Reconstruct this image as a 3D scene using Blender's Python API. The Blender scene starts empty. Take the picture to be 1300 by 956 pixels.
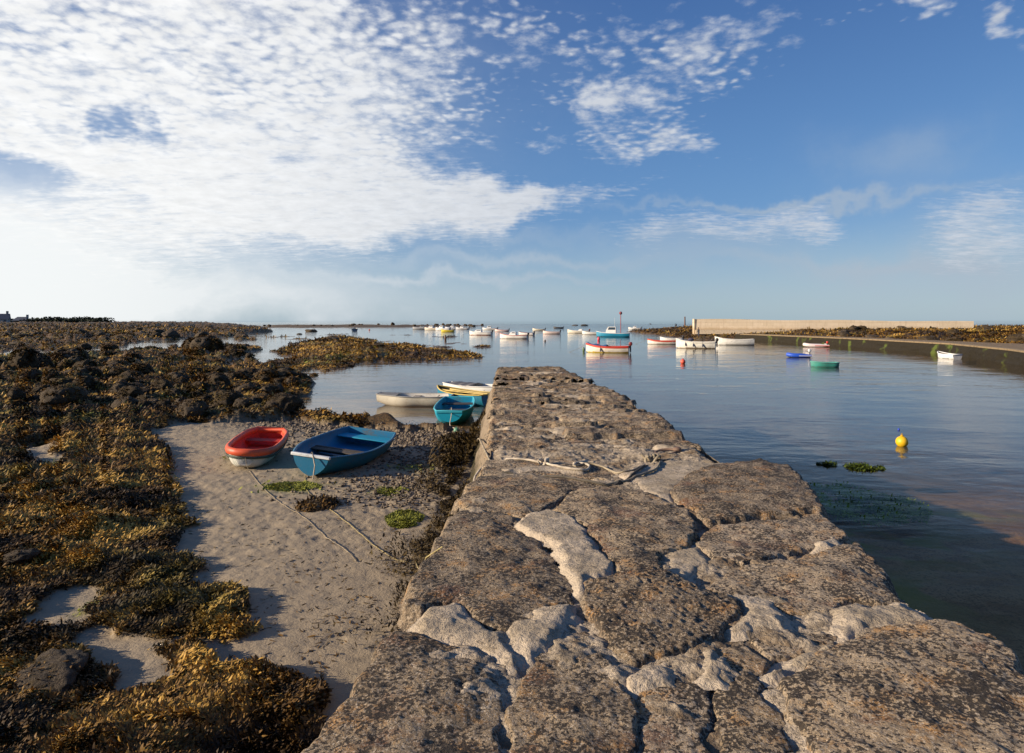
import bpy, math, random
import numpy as np
from mathutils import Vector, Matrix

random.seed(7)
RNG = np.random.default_rng(11)
SC = bpy.context.scene
COL = SC.collection
R = math.radians
CZ = 3.2            # eye height above the water (the camera stands on the pier)
F = 847.0           # focal length in pixels of the 1300 px wide photograph
U0, V0 = 650.0, 409.0
ZP = 1.6            # height of the pier's top
SUN_EL, SUN_AZ = 18.0, 255.0   # azimuth clockwise from +Y

def P(u, v, z=0.0):
    """the place on the level plane z that is seen at (u, v)"""
    D = (CZ - z) * F / (v - V0)
    return ((u - U0) / F * D, D)

def sstep(a, b, x):
    t = np.clip((x - a) / (b - a), 0, 1)
    return t * t * (3 - 2 * t)

# ------------------------------------------------------------------ noise
def _hash(ix, iy, seed):
    n = (ix.astype(np.int64) * 374761393 + iy.astype(np.int64) * 668265263 + seed * 974711) & 0xFFFFFFFF
    n = ((n ^ (n >> 13)) * 1274126177) & 0xFFFFFFFF
    n = (n ^ (n >> 16)) & 0xFFFFFFFF
    return n.astype(np.float64) / 4294967295.0

def vnoise(x, y, seed=0):
    x = np.asarray(x, float); y = np.asarray(y, float)
    ix, iy = np.floor(x), np.floor(y)
    fx, fy = x - ix, y - iy
    fx = fx * fx * fx * (fx * (fx * 6 - 15) + 10); fy = fy * fy * fy * (fy * (fy * 6 - 15) + 10)
    a, b = _hash(ix, iy, seed), _hash(ix + 1, iy, seed)
    c, d = _hash(ix, iy + 1, seed), _hash(ix + 1, iy + 1, seed)
    return (a * (1 - fx) + b * fx) * (1 - fy) + (c * (1 - fx) + d * fx) * fy * 1.0

def fbm(x, y, seed=0, octs=4, gain=0.5):
    s, a, t = 0.0, 1.0, 0.0
    x = np.asarray(x, float); y = np.asarray(y, float)
    for o in range(octs):
        s = s + a * vnoise(x, y, seed + o * 17)
        t += a; a *= gain
        x, y = x * 1.93 + y * 0.31 + 5.1, y * 1.93 - x * 0.31 + 9.7
    return s / t

def worley(x, y, seed=0):
    """distance to the nearest jittered point and that point's random number"""
    x = np.asarray(x, float); y = np.asarray(y, float)
    ix, iy = np.floor(x), np.floor(y)
    best = np.full(x.shape, 9.0); idv = np.zeros(x.shape)
    for dx in (-1, 0, 1):
        for dy in (-1, 0, 1):
            cx, cy = ix + dx, iy + dy
            px = cx + 0.15 + 0.7 * _hash(cx, cy, seed); py = cy + 0.15 + 0.7 * _hash(cx, cy, seed + 5)
            d = np.hypot(x - px, y - py)
            m = d < best
            best = np.where(m, d, best); idv = np.where(m, _hash(cx, cy, seed + 9), idv)
    return best, idv

def sdist(poly, x, y):
    """signed distance to a polygon, positive inside"""
    x = np.asarray(x, float); y = np.asarray(y, float)
    d2 = np.full(x.shape, 1e18); ins = np.zeros(x.shape, bool)
    n = len(poly)
    for i in range(n):
        ax, ay = poly[i]; bx, by = poly[(i + 1) % n]
        ex, ey = bx - ax, by - ay
        L2 = ex * ex + ey * ey + 1e-12
        t = np.clip(((x - ax) * ex + (y - ay) * ey) / L2, 0, 1)
        d2 = np.minimum(d2, (x - ax - t * ex) ** 2 + (y - ay - t * ey) ** 2)
        if abs(ey) > 1e-9:
            c = ((ay > y) != (by > y)) & (x < ex * (y - ay) / ey + ax)
            ins ^= c
    d = np.sqrt(d2)
    return np.where(ins, d, -d)

# ------------------------------------------------------------------ objects
def tag(o, label=None, cat=None, group=None, kind=None):
    if label: o['label'] = label
    if cat: o['category'] = cat
    if group: o['group'] = group
    if kind: o['kind'] = kind
    return o

def empty(name, loc=(0, 0, 0), rz=0.0, **k):
    o = bpy.data.objects.new(name, None); COL.objects.link(o)
    o.location = loc; o.rotation_euler = (0, 0, rz); o.empty_display_size = 0.2
    return tag(o, **k)

def link_mesh(name, me, mats, parent=None):
    o = bpy.data.objects.new(name, me); COL.objects.link(o)
    for m in (mats if isinstance(mats, (list, tuple)) else [mats]): me.materials.append(m)
    if parent is not None: o.parent = parent
    return o

def np_mesh(name, V, Fq, mats, parent=None, smooth=True, attrs=None):
    """V (n,3), Fq (m,3|4) arrays -> object"""
    me = bpy.data.meshes.new(name)
    V = np.ascontiguousarray(V, np.float32); Fq = np.ascontiguousarray(Fq, np.int32)
    me.vertices.add(len(V)); me.vertices.foreach_set('co', V.ravel())
    k = Fq.shape[1]
    me.loops.add(Fq.size); me.loops.foreach_set('vertex_index', Fq.ravel())
    me.polygons.add(len(Fq)); me.polygons.foreach_set('loop_start', np.arange(0, Fq.size, k, dtype=np.int32))
    me.polygons.foreach_set('loop_total', np.full(len(Fq), k, np.int32))
    me.polygons.foreach_set('use_smooth', np.full(len(Fq), smooth, bool))
    for an, av in (attrs or {}).items():
        a = me.attributes.new(an, 'FLOAT', 'POINT'); a.data.foreach_set('value', np.ascontiguousarray(av, np.float32))
    me.update(calc_edges=True); me.validate()
    return link_mesh(name, me, mats, parent)

def grid_faces(nr, nc):
    i = np.arange(nr * nc).reshape(nr, nc)
    return np.stack([i[:-1, :-1], i[:-1, 1:], i[1:, 1:], i[1:, :-1]], -1).reshape(-1, 4)

class MB:
    """collects faces; build() links them as ONE mesh object"""
    def __init__(s): s.v = []; s.f = []; s.mi = []
    def add(s, vs, fs, mi=0):
        b = len(s.v); s.v.extend([tuple(p) for p in vs]); s.f.extend([tuple(b + i for i in f) for f in fs]); s.mi.extend([mi] * len(fs))
    def box(s, c, d, rz=0.0, ry=0.0, taper=1.0, mi=0):
        M = Matrix.Rotation(rz, 3, 'Z') @ Matrix.Rotation(ry, 3, 'Y')
        vs = []
        for z in (-.5, .5):
            k = 1.0 if z < 0 else taper
            for x, y in ((-.5, -.5), (.5, -.5), (.5, .5), (-.5, .5)):
                vs.append(Vector(c) + M @ Vector((x * d[0] * k, y * d[1] * k, z * d[2])))
        s.add(vs, [(3, 2, 1, 0), (4, 5, 6, 7), (0, 1, 5, 4), (1, 2, 6, 5), (2, 3, 7, 6), (3, 0, 4, 7)], mi)
    def sweep(s, path, w, h=None, n=8, closed=False, mi=0, taper=None):
        h = h or w
        P_ = [Vector(p) for p in path]; m = len(P_); rings = []
        for i, p in enumerate(P_):
            a = P_[(i - 1) % m] if (closed or i > 0) else p
            b = P_[(i + 1) % m] if (closed or i < m - 1) else p
            t = (b - a)
            t = t.normalized() if t.length > 1e-9 else Vector((1, 0, 0))
            up = Vector((0, 0, 1)) if abs(t.z) < 0.95 else Vector((1, 0, 0))
            sd = t.cross(up).normalized(); u2 = sd.cross(t).normalized()
            k = taper(i / max(1, m - 1)) if taper else 1.0
            rings.append([p + sd * (w * k * math.cos(2 * math.pi * j / n)) + u2 * (h * k * math.sin(2 * math.pi * j / n)) for j in range(n)])
        vs = [q for r in rings for q in r]; fs = []
        for i in range(m if closed else m - 1):
            for j in range(n):
                a = i * n + j; b = i * n + (j + 1) % n; c = ((i + 1) % m) * n + (j + 1) % n; d = ((i + 1) % m) * n + j
                fs.append((a, b, c, d))
        if not closed:
            fs.append(tuple(reversed(range(n)))); fs.append(tuple(range((m - 1) * n, m * n)))
        s.add(vs, fs, mi)
    def lathe(s, prof, c=(0, 0, 0), n=20, mi=0):
        vs = []; fs = []
        for r, z in prof:
            for j in range(n):
                a = 2 * math.pi * j / n; vs.append((c[0] + r * math.cos(a), c[1] + r * math.sin(a), c[2] + z))
        for i in range(len(prof) - 1):
            for j in range(n):
                fs.append((i * n + j, i * n + (j + 1) % n, (i + 1) * n + (j + 1) % n, (i + 1) * n + j))
        fs.append(tuple(reversed(range(n)))); fs.append(tuple(range((len(prof) - 1) * n, len(prof) * n)))
        s.add(vs, fs, mi)
    def loft(s, rings, mi=0, cap=True):
        n = len(rings[0]); vs = [q for r in rings for q in r]; fs = []
        for i in range(len(rings) - 1):
            for j in range(n):
                fs.append((i * n + j, i * n + (j + 1) % n, (i + 1) * n + (j + 1) % n, (i + 1) * n + j))
        if cap:
            fs.append(tuple(reversed(range(n)))); fs.append(tuple(range((len(rings) - 1) * n, len(rings) * n)))
        s.add(vs, fs, mi)
    def build(s, name, mats, parent=None, smooth=True, bevel=0.0, angle=40):
        me = bpy.data.meshes.new(name); me.from_pydata(s.v, [], s.f)
        me.polygons.foreach_set('material_index', s.mi)
        import bmesh
        bm = bmesh.new(); bm.from_mesh(me); bmesh.ops.recalc_face_normals(bm, faces=bm.faces); bm.to_mesh(me); bm.free()
        o = link_mesh(name, me, mats, parent)
        if smooth:
            me.polygons.foreach_set('use_smooth', [True] * len(me.polygons))
            try: me.set_sharp_from_angle(angle=R(angle))
            except Exception: pass
        if bevel:
            b = o.modifiers.new('Bevel', 'BEVEL'); b.width = bevel; b.segments = 2; b.limit_method = 'ANGLE'
        me.update()
        return o

# ------------------------------------------------------------------ materials
class NT:
    def __init__(s, tree): s.t = tree; s.n = tree.nodes; s.l = tree.links
    def new(s, typ, ins=None, **kw):
        nd = s.n.new(typ)
        for k, v in kw.items(): setattr(nd, k, v)
        for k, v in (ins or {}).items():
            if isinstance(v, bpy.types.NodeSocket): s.l.new(v, nd.inputs[k])
            else: nd.inputs[k].default_value = v
        return nd
    def math(s, op, a, b=0.0, c=None, clamp=False):
        ins = {0: a, 1: b}
        if c is not None: ins[2] = c
        return s.new('ShaderNodeMath', ins, operation=op, use_clamp=clamp).outputs[0]
    def vmath(s, op, a, b=None):
        ins = {0: a}
        if b is not None: ins[1] = b
        nd = s.new('ShaderNodeVectorMath', ins, operation=op)
        return nd.outputs['Value'] if op in ('DOT_PRODUCT', 'LENGTH') else nd.outputs[0]
    def mix(s, f, a, b, blend='MIX'):
        nd = s.n.new('ShaderNodeMix'); nd.data_type = 'RGBA'; nd.blend_type = blend; nd.clamp_factor = True
        for k, v in ((0, f), (6, a), (7, b)):
            if isinstance(v, bpy.types.NodeSocket): s.l.new(v, nd.inputs[k])
            else: nd.inputs[k].default_value = (tuple(v) + (1,))[:4] if k else v
        return nd.outputs[2]
    def noise(s, vec, scale, detail=4, rough=0.55, dist=0.0, out='Fac'):
        return s.new('ShaderNodeTexNoise', {'Vector': vec, 'Scale': scale, 'Detail': detail, 'Roughness': rough, 'Distortion': dist}).outputs[out]
    def ramp(s, fac, lo, hi):
        nd = s.n.new('ShaderNodeMapRange'); nd.interpolation_type = 'SMOOTHSTEP'; nd.clamp = True
        for k, v in ((0, fac), (1, lo), (2, hi), (3, 0.0), (4, 1.0)):
            if isinstance(v, bpy.types.NodeSocket): s.l.new(v, nd.inputs[k])
            else: nd.inputs[k].default_value = v
        return nd.outputs[0]
    def attr(s, name): return s.new('ShaderNodeAttribute', attribute_name=name).outputs['Fac']
    def bump(s, h, strength, dist, normal=None):
        ins = {'Height': h, 'Strength': strength, 'Distance': dist}
        if normal is not None: ins['Normal'] = normal
        return s.new('ShaderNodeBump', ins).outputs[0]

def material(name):
    m = bpy.data.materials.new(name); m.use_nodes = True; m.node_tree.nodes.clear()
    g = NT(m.node_tree); out = g.new('ShaderNodeOutputMaterial')
    return m, g, out

def principled(g, out, col, rough=0.6, normal=None, spec=0.5, **ins):
    d = {'Base Color': col if isinstance(col, bpy.types.NodeSocket) else (tuple(col) + (1,))[:4], 'Roughness': rough, 'Specular IOR Level': spec}
    if normal is not None: d['Normal'] = normal
    d.update(ins)
    b = g.new('ShaderNodeBsdfPrincipled', d); g.l.new(b.outputs[0], out.inputs[0]); return b

_paint = {}
def paint(col, rough=0.42, dirt=0.35, dcol=(0.10, 0.08, 0.05)):
    key = (col, rough, dirt, dcol)
    if key in _paint: return _paint[key]
    m, g, out = material('paint_%d' % len(_paint))
    tc = g.new('ShaderNodeTexCoord').outputs['Object']
    n1 = g.noise(tc, 3.5, 5, 0.65); n2 = g.noise(tc, 22, 4, 0.6)
    f = g.math('MULTIPLY', g.ramp(g.math('ADD', g.math('MULTIPLY', n1, 0.6), g.math('MULTIPLY', n2, 0.4)), 0.46, 0.68), dirt)
    c = g.mix(f, col, dcol)
    c = g.mix(g.math('MULTIPLY', g.ramp(n2, 0.62, 0.72), 0.35), c, tuple(min(1, x * 1.35 + 0.02) for x in col))
    principled(g, out, c, g.math('ADD', rough, g.math('MULTIPLY', n2, 0.25)), g.bump(n2, 0.12, 0.01))
    _paint[key] = m
    return m

def wood(col=(0.20, 0.14, 0.085)):
    key = ('wood', col)
    if key in _paint: return _paint[key]
    m, g, out = material('weathered_wood')
    tc = g.new('ShaderNodeTexCoord').outputs['Object']
    v = g.vmath('MULTIPLY', tc, (2.0, 22.0, 22.0))
    n = g.noise(v, 2.0, 5, 0.6)
    c = g.mix(n, tuple(x * 0.55 for x in col), tuple(x * 1.35 for x in col))
    principled(g, out, c, 0.8, g.bump(n, 0.3, 0.01))
    _paint[key] = m
    return m

def rope_mat(name, col):
    m, g, out = material(name)
    tc = g.new('ShaderNodeTexCoord').outputs['Object']
    w = g.new('ShaderNodeTexWave', {'Vector': tc, 'Scale': 28.0, 'Distortion': 1.5, 'Detail': 1.0}, bands_direction='DIAGONAL').outputs['Fac']
    n = g.noise(tc, 6, 3)
    c = g.mix(g.ramp(n, 0.35, 0.7), col, tuple(x * 0.55 for x in col))
    principled(g, out, c, 0.9, g.bump(w, 0.6, 0.006))
    return m

# granite with lichen
def granite():
    m, g, out = material('lichen_granite')
    pos = g.new('ShaderNodeNewGeometry').outputs['Position']
    rnd = g.new('ShaderNodeObjectInfo').outputs['Random']
    warp = g.vmath('ADD', pos, g.vmath('SCALE', g.noise(pos, 9, 3, out='Color')))
    g.n[-1]
    big = g.noise(pos, 1.6, 4, 0.6)
    mid = g.noise(pos, 7.0, 5, 0.62)
    fine = g.noise(pos, 60.0, 5, 0.78)
    grit = g.noise(pos, 95.0, 3, 0.7)
    base = g.mix(g.ramp(mid, 0.38, 0.62), (0.44, 0.33, 0.205), (0.28, 0.205, 0.125))
    base = g.mix(g.math('MULTIPLY', g.ramp(rnd, .45, 1.0), 0.55), base, (0.12, 0.092, 0.065))
    yy = g.new('ShaderNodeSeparateXYZ', {0: pos}).outputs[1]
    base = g.mix(g.math('MULTIPLY', g.ramp(g.math('ADD', yy, g.math('MULTIPLY', big, 4.0)), 18.5, 23.0), 0.65), base, (0.17, 0.105, 0.038))
    base = g.mix(g.math('MULTIPLY', g.ramp(rnd, .5, 0.0), 0.5), base, (0.43, 0.34, 0.24))
    # ochre and rust patches
    base = g.mix(g.math('MULTIPLY', g.ramp(g.noise(pos, 4.3, 4, 0.7), 0.50, 0.66), 0.75), base, (0.42, 0.215, 0.065))
    base = g.mix(g.math('MULTIPLY', g.ramp(g.noise(g.vmath('ADD', pos, (7, 3, 1)), 2.4, 4, 0.65), 0.56, 0.68), 0.7), base, (0.14, 0.055, 0.03))
    base = g.mix(g.math('MULTIPLY', g.ramp(g.noise(g.vmath('ADD', pos, (1, 8, 5)), 2.0, 5, 0.7), 0.54, 0.68), 0.5), base, (0.07, 0.058, 0.044))
    # crystals and a dark lichen crust, in grains of a centimetre or two
    gr1 = g.noise(pos, 52.0, 3, 0.62); gr2 = g.noise(g.vmath('ADD', pos, (2, 5, 3)), 88.0, 3, 0.62)
    crust = g.ramp(g.noise(g.vmath('ADD', pos, (9, 1, 4)), 3.4, 5, 0.7), 0.36, 0.64)
    base = g.mix(g.math('MULTIPLY', g.ramp(gr2, 0.53, 0.62), 0.75), base, (0.56, 0.47, 0.36))
    thr = g.math('SUBTRACT', 0.60, g.math('MULTIPLY', crust, 0.17))
    dark = g.ramp(g.math('SUBTRACT', gr1, thr), -0.015, 0.03)
    base = g.mix(g.math('MULTIPLY', dark, 0.92), base, (0.038, 0.031, 0.025))
    base = g.mix(g.math('MULTIPLY', g.ramp(grit, 0.58, 0.68), 0.55), base, (0.03, 0.025, 0.02))
    # pale lichen dots
    vo = g.new('ShaderNodeTexVoronoi', {'Vector': pos, 'Scale': 21.0}).outputs['Distance']
    pale = g.math('MULTIPLY', g.ramp(g.math('ADD', vo, g.math('MULTIPLY', fine, 0.5)), 0.36, 0.27), g.ramp(g.noise(g.vmath('ADD', pos, (3, 9, 2)), 2.8, 3), 0.47, 0.62))
    base = g.mix(g.math('MULTIPLY', pale, 0.8), base, (0.46, 0.41, 0.33))
    base = g.mix(g.math('MULTIPLY', g.ramp(g.math('ADD', g.attr('rim'), g.math('MULTIPLY', mid, .6)), .8, 1.3), .25), base, (0.40, 0.31, 0.215))  # stone edges mixed paler, sunlight on the edges put into the colour
    h = g.math('ADD', g.math('ADD', g.math('MULTIPLY', fine, 0.7), g.math('MULTIPLY', gr1, -0.6)), g.math('MULTIPLY', grit, 0.35))
    nb = g.bump(h, 1.0, 0.026)
    nb = g.bump(mid, 0.5, 0.04, nb)
    principled(g, out, base, 0.9, nb, 0.25)
    return m

def mortar_mat(name='lime_mortar', age=0.0):
    m, g, out = material(name)
    pos = g.new('ShaderNodeNewGeometry').outputs['Position']
    big = g.noise(pos, 3.0, 5, 0.6); mid = g.noise(pos, 14, 5, 0.65); fine = g.noise(pos, 60, 4, 0.7)
    c = g.mix(g.ramp(big, 0.38, 0.62), (0.50, 0.41, 0.30), (0.37, 0.30, 0.21))
    c = g.mix(g.math('MULTIPLY', g.ramp(mid, 0.52, 0.66), 0.6), c, (0.20, 0.155, 0.105))
    c = g.mix(g.math('MULTIPLY', g.ramp(fine, 0.54, 0.63), 0.65), c, (0.12, 0.095, 0.07))
    c = g.mix(g.math('MULTIPLY', g.ramp(g.noise(g.vmath('ADD', pos, (4, 4, 4)), 1.7, 4), 0.56, 0.7), 0.55), c, (0.085, 0.07, 0.05))
    c = g.mix(g.math('MULTIPLY', g.ramp(g.noise(pos, 130, 2, 0.6), 0.60, 0.72), 0.5), c, (0.07, 0.055, 0.04))
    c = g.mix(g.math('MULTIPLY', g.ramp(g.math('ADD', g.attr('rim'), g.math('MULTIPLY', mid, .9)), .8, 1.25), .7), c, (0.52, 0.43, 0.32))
    if age:
        k = g.ramp(g.math('ADD', g.math('MULTIPLY', mid, 0.55), g.math('MULTIPLY', fine, 0.45)), 0.40, 0.55)
        c = g.mix(g.math('MULTIPLY', k, age), c, (0.075, 0.058, 0.04))
        c = g.mix(g.math('MULTIPLY', g.ramp(big, 0.50, 0.64), 0.6), c, (0.16, 0.095, 0.045))
    nb = g.bump(g.math('ADD', mid, g.math('MULTIPLY', fine, 0.7)), 0.9, 0.03)
    principled(g, out, c, 0.92, nb, 0.2)
    return m

def wall_mat(name, top, low, z0, z1, blocks=1.4):
    """masonry whose lower, tidal part carries weed"""
    m, g, out = material(name)
    pos = g.new('ShaderNodeNewGeometry').outputs['Position']
    z = g.new('ShaderNodeSeparateXYZ', {0: pos}).outputs[2]
    n = g.noise(pos, 2.2, 5, 0.65); f = g.noise(pos, 16, 5, 0.7)
    c = g.mix(n, tuple(x * 0.75 for x in top), tuple(x * 1.2 for x in top))
    c = g.mix(g.math('MULTIPLY', g.ramp(f, 0.52, 0.62), 0.7), c, tuple(x * 0.3 for x in top))
    zz = g.math('ADD', z, g.math('MULTIPLY', g.math('SUBTRACT', n, 0.5), 0.9))
    wv = g.mix(g.ramp(f, 0.4, 0.65), low, tuple(x * 2.0 for x in low))
    wv = g.mix(g.math('MULTIPLY', g.ramp(g.noise(g.vmath('ADD', pos, (3, 1, 7)), 0.55, 3), 0.57, 0.68), 0.8), wv, (0.09, 0.12, 0.02))
    c = g.mix(g.ramp(zz, z1, z0), c, wv)
    principled(g, out, c, 0.85, g.bump(g.math('ADD', f, n), 0.9, 0.06), 0.3)
    return m

# ------------------------------------------------------------------ world
def build_world():
    w = bpy.data.worlds.new('World'); SC.world = w; w.use_nodes = True
    w.node_tree.nodes.clear(); g = NT(w.node_tree); out = g.new('ShaderNodeOutputWorld')
    sky = g.new('ShaderNodeTexSky', sky_type='NISHITA', sun_disc=False, sun_elevation=R(SUN_EL), sun_rotation=R(SUN_AZ))
    sky.air_density = 1.0; sky.dust_density = 0.6; sky.ozone_density = 2.2
    skyc = g.new('ShaderNodeHueSaturation', {'Hue': 0.5, 'Saturation': 1.12, 'Value': 1.0, 'Fac': 1.0, 'Color': sky.outputs[0]}).outputs[0]
    d = g.new('ShaderNodeTexCoord').outputs['Generated']
    d = g.vmath('NORMALIZE', d)
    z_ = g.new('ShaderNodeSeparateXYZ', {0: d}).outputs[2]
    gr = g.mix(g.ramp(z_, -0.02, 0.17), (2.5, 3.95, 5.2), (0.80, 2.0, 4.4)); gr = g.mix(g.ramp(z_, 0.12, 0.55), gr, (0.30, 0.88, 2.85))
    skyc = g.mix(0.68, skyc, gr)
    sp = g.new('ShaderNodeSeparateXYZ', {0: d}); x, y, z = sp.outputs[0], sp.outputs[1], sp.outputs[2]
    az = g.math('ARCTAN2', x, y); el = g.math('ARCSINE', z)
    zz = g.math('ADD', g.math('MAXIMUM', z, 0.0), 0.13)
    pl = g.new('ShaderNodeCombineXYZ', {0: g.math('DIVIDE', x, zz), 1: g.math('DIVIDE', y, zz), 2: 0.0}).outputs[0]
    ae = g.new('ShaderNodeCombineXYZ', {0: az, 1: el, 2: 0.0}).outputs[0]
    wob = g.vmath('SUBTRACT', g.new('ShaderNodeTexNoise', {'Vector': ae, 'Scale': 5.5, 'Detail': 5.0, 'Roughness': 0.6}).outputs['Color'], (0.5, 0.5, 0.5))
    aew = g.vmath('ADD', ae, g.vmath('MULTIPLY', wob, (0.34, 0.15, 0.0)))
    def blob(u, v, su, sv, wgt):
        a = math.atan((u - U0) / F); e = math.atan((V0 - v) / F * math.cos(a))
        ka = F / math.cos(a) ** 2; ke = F
        q = g.vmath('MULTIPLY', g.vmath('SUBTRACT', aew, (a, e, 0)), (ka / su, ke / sv, 0))
        return g.math('MULTIPLY', g.math('EXPONENT', g.math('MULTIPLY', g.vmath('DOT_PRODUCT', q, q), -1.0)), wgt)
    # where the photograph's sky carries cloud: (u, v, half width, half height, weight)
    B1 = [(40, 60, 340, 160, 1.4), (330, 90, 240, 170, .9), (470, 60, 130, 110, .42), (320, 240, 180, 60, .84), (480, 260, 140, 40, .72),
          (70, 150, 120, 60, .5), (590, 140, 70, 90, .26), (172, 163, 60, 30, -1.5), (30, 212, 90, 24, -1.4), (170, 240, 45, 22, -.45),
          (795, 140, 70, 46, .42), (870, 85, 80, 55, .55), (835, 190, 95, 22, .8), (742, 118, 40, 24, .8), (950, 30, 90, 50, .6), (1185, 12, 50, 30, .85), (1290, 30, 36, 32, .9), (1090, 30, 60, 40, .3), (680, 40, 90, 60, .44), (790, 55, 90, 36, .42), (720, 170, 60, 14, .4),
          (560, 270, 95, 28, .8), (672, 266, 50, 15, .85), (740, 250, 90, 14, .62), (890, 290, 110, 24, .7), (1010, 275, 60, 18, .6), (1260, 290, 100, 42, .75)]
    cov = None
    for b in B1:
        t = blob(*b); cov = t if cov is None else g.math('ADD', cov, t)
    vor = g.new('ShaderNodeTexVoronoi', {'Vector': g.vmath('ADD', pl, g.vmath('MULTIPLY', g.new('ShaderNodeTexNoise', {'Vector': pl, 'Scale': 14.0, 'Detail': 3.0}).outputs['Color'], (0.05, 0.05, 0))), 'Scale': 31.0, 'Smoothness': 0.8, 'Randomness': 1.0}, feature='SMOOTH_F1').outputs['Distance']
    vor2 = g.new('ShaderNodeTexVoronoi', {'Vector': g.vmath('ADD', pl, g.vmath('MULTIPLY', g.new('ShaderNodeTexNoise', {'Vector': pl, 'Scale': 9.0, 'Detail': 4.0}).outputs['Color'], (0.09, 0.09, 0))), 'Scale': 15.0, 'Smoothness': 0.7, 'Randomness': 1.0}, feature='SMOOTH_F1').outputs['Distance']
    km = g.ramp(g.noise(pl, 2.6, 3, 0.6), 0.42, 0.62)
    vor = g.math('ADD', g.math('MULTIPLY', vor, g.math('SUBTRACT', 1.0, km)), g.math('MULTIPLY', vor2, km))
    cells = g.math('SUBTRACT', 1.0, g.math('MULTIPLY', vor, 1.5))
    fn = g.noise(pl, 40.0, 5, 0.62)
    ln = g.noise(pl, 5.5, 6, 0.66, 0.5)
    low = g.ramp(el, 0.14, 0.34)
    stre = g.noise(g.vmath('MULTIPLY', pl, (1.2, 3.2, 1.0)), 7.0, 7, 0.66, 0.6)
    fn = g.math('ADD', g.math('MULTIPLY', fn, g.math('ADD', 0.35, g.math('MULTIPLY', low, 0.65))), g.math('MULTIPLY', stre, g.math('MULTIPLY', g.math('SUBTRACT', 1.0, low), 1.7)))
    cells = g.math('MULTIPLY', cells, g.math('ADD', 0.15, g.math('MULTIPLY', low, 0.85)))
    cells = g.math('ADD', cells, g.math('MULTIPLY', g.math('SUBTRACT', 1.0, low), 0.06))
    tex = g.math('ADD', g.math('ADD', g.math('MULTIPLY', cells, 0.42), g.math('MULTIPLY', fn, 0.42)), g.math('MULTIPLY', ln, 0.52))
    dens = g.ramp(g.math('ADD', tex, g.math('MULTIPLY', g.math('MINIMUM', cov, 1.15), 0.62)), 0.90, 1.44)
    # high veil and the pale bank along the horizon
    vs = g.vmath('MULTIPLY', ae, (2.2, 13.0, 1.0))
    st = g.noise(g.vmath('ADD', vs, wob), 1.6, 5, 0.6)
    V1 = [(-60, 340, 340, 85, 1.0), (250, 362, 330, 50, .62), (560, 385, 420, 40, .24), (0, 260, 190, 40, .3), (1150, 205, 90, 28, .32), (1130, 345, 230, 45, .50), (1290, 330, 120, 60, .4), (800, 385, 250, 30, .14), (300, 120, 330, 150, .25), (1100, 255, 160, 5, .5), (700, 325, 170, 8, .5), (930, 262, 150, 4, .45), (620, 350, 200, 6, .4), (860, 305, 120, 14, .42), (560, 300, 140, 8, .4), (1000, 330, 220, 10, .4)]
    veil = None
    for b in V1:
        t = blob(*b); veil = t if veil is None else g.math('ADD', veil, t)
    veil = g.math('MULTIPLY', veil, g.math('ADD', 0.45, g.math('MULTIPLY', st, 1.1)), clamp=True)
    # light scattered by the cloud towards the viewer: brighter round the sun
    sd = (math.sin(R(SUN_AZ)) * math.cos(R(SUN_EL)), math.cos(R(SUN_AZ)) * math.cos(R(SUN_EL)), math.sin(R(SUN_EL)))
    ca = g.vmath('DOT_PRODUCT', d, sd)
    fw = g.ramp(ca, -0.45, 0.40)
    thick = g.math('ADD', 0.80, g.math('MULTIPLY', g.noise(pl, 11.0, 4, 0.6), 0.36))
    cl = g.mix(fw, (4.9, 5.2, 5.7), (7.9, 7.9, 7.8))
    cl = g.vmath('SCALE', cl); g.l.new(thick, g.n[-1].inputs['Scale'])
    vl = g.mix(fw, (3.3, 3.9, 4.6), (7.6, 7.75, 7.7))
    c = g.mix(g.math('MULTIPLY', veil, 0.92), skyc, vl)
    c = g.mix(g.math('MULTIPLY', dens, 0.93), c, cl)
    up = g.ramp(z, -0.01, 0.004)
    c = g.mix(up, (1.2, 1.5, 1.8), c)
    bg = g.new('ShaderNodeBackground', {'Color': c, 'Strength': 0.08})
    g.l.new(bg.outputs[0], out.inputs[0])
    w.cycles.sampling_method = 'MANUAL'; w.cycles.sample_map_resolution = 1024

build_world()

sun = bpy.data.lights.new('sun', 'SUN'); sun.energy = 5.0; sun.angle = R(0.55); sun.color = (1.0, 0.84, 0.65)
so = bpy.data.objects.new('sun', sun); COL.objects.link(so)
sv = Vector((math.sin(R(SUN_AZ)) * math.cos(R(SUN_EL)), math.cos(R(SUN_AZ)) * math.cos(R(SUN_EL)), math.sin(R(SUN_EL))))
so.rotation_euler = sv.to_track_quat('Z', 'Y').to_euler(); so.location = sv * 60

cam = bpy.data.cameras.new('camera'); co = bpy.data.objects.new('camera', cam); COL.objects.link(co)
co.location = (0, 0, CZ); co.rotation_euler = (R(90), 0, 0)
cam.sensor_fit = 'HORIZONTAL'; cam.sensor_width = 36.0; cam.lens = 36.0 * F / 1300.0
cam.shift_y = -(478 - V0) / 1300.0; cam.clip_start = 0.05; cam.clip_end = 60000
SC.camera = co
SC.view_settings.view_transform = 'Standard'; SC.view_settings.look = 'None'
SC.view_settings.exposure = 0.66; SC.view_settings.gamma = 1.0
SC.cycles.max_bounces = 6; SC.cycles.transparent_max_bounces = 6; SC.cycles.diffuse_bounces = 3; SC.cycles.glossy_bounces = 3
SC.cycles.caustics_reflective = False; SC.cycles.caustics_refractive = False
SC.cycles.use_denoising = True
SC.cycles.sample_clamp_indirect = 6.0

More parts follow.
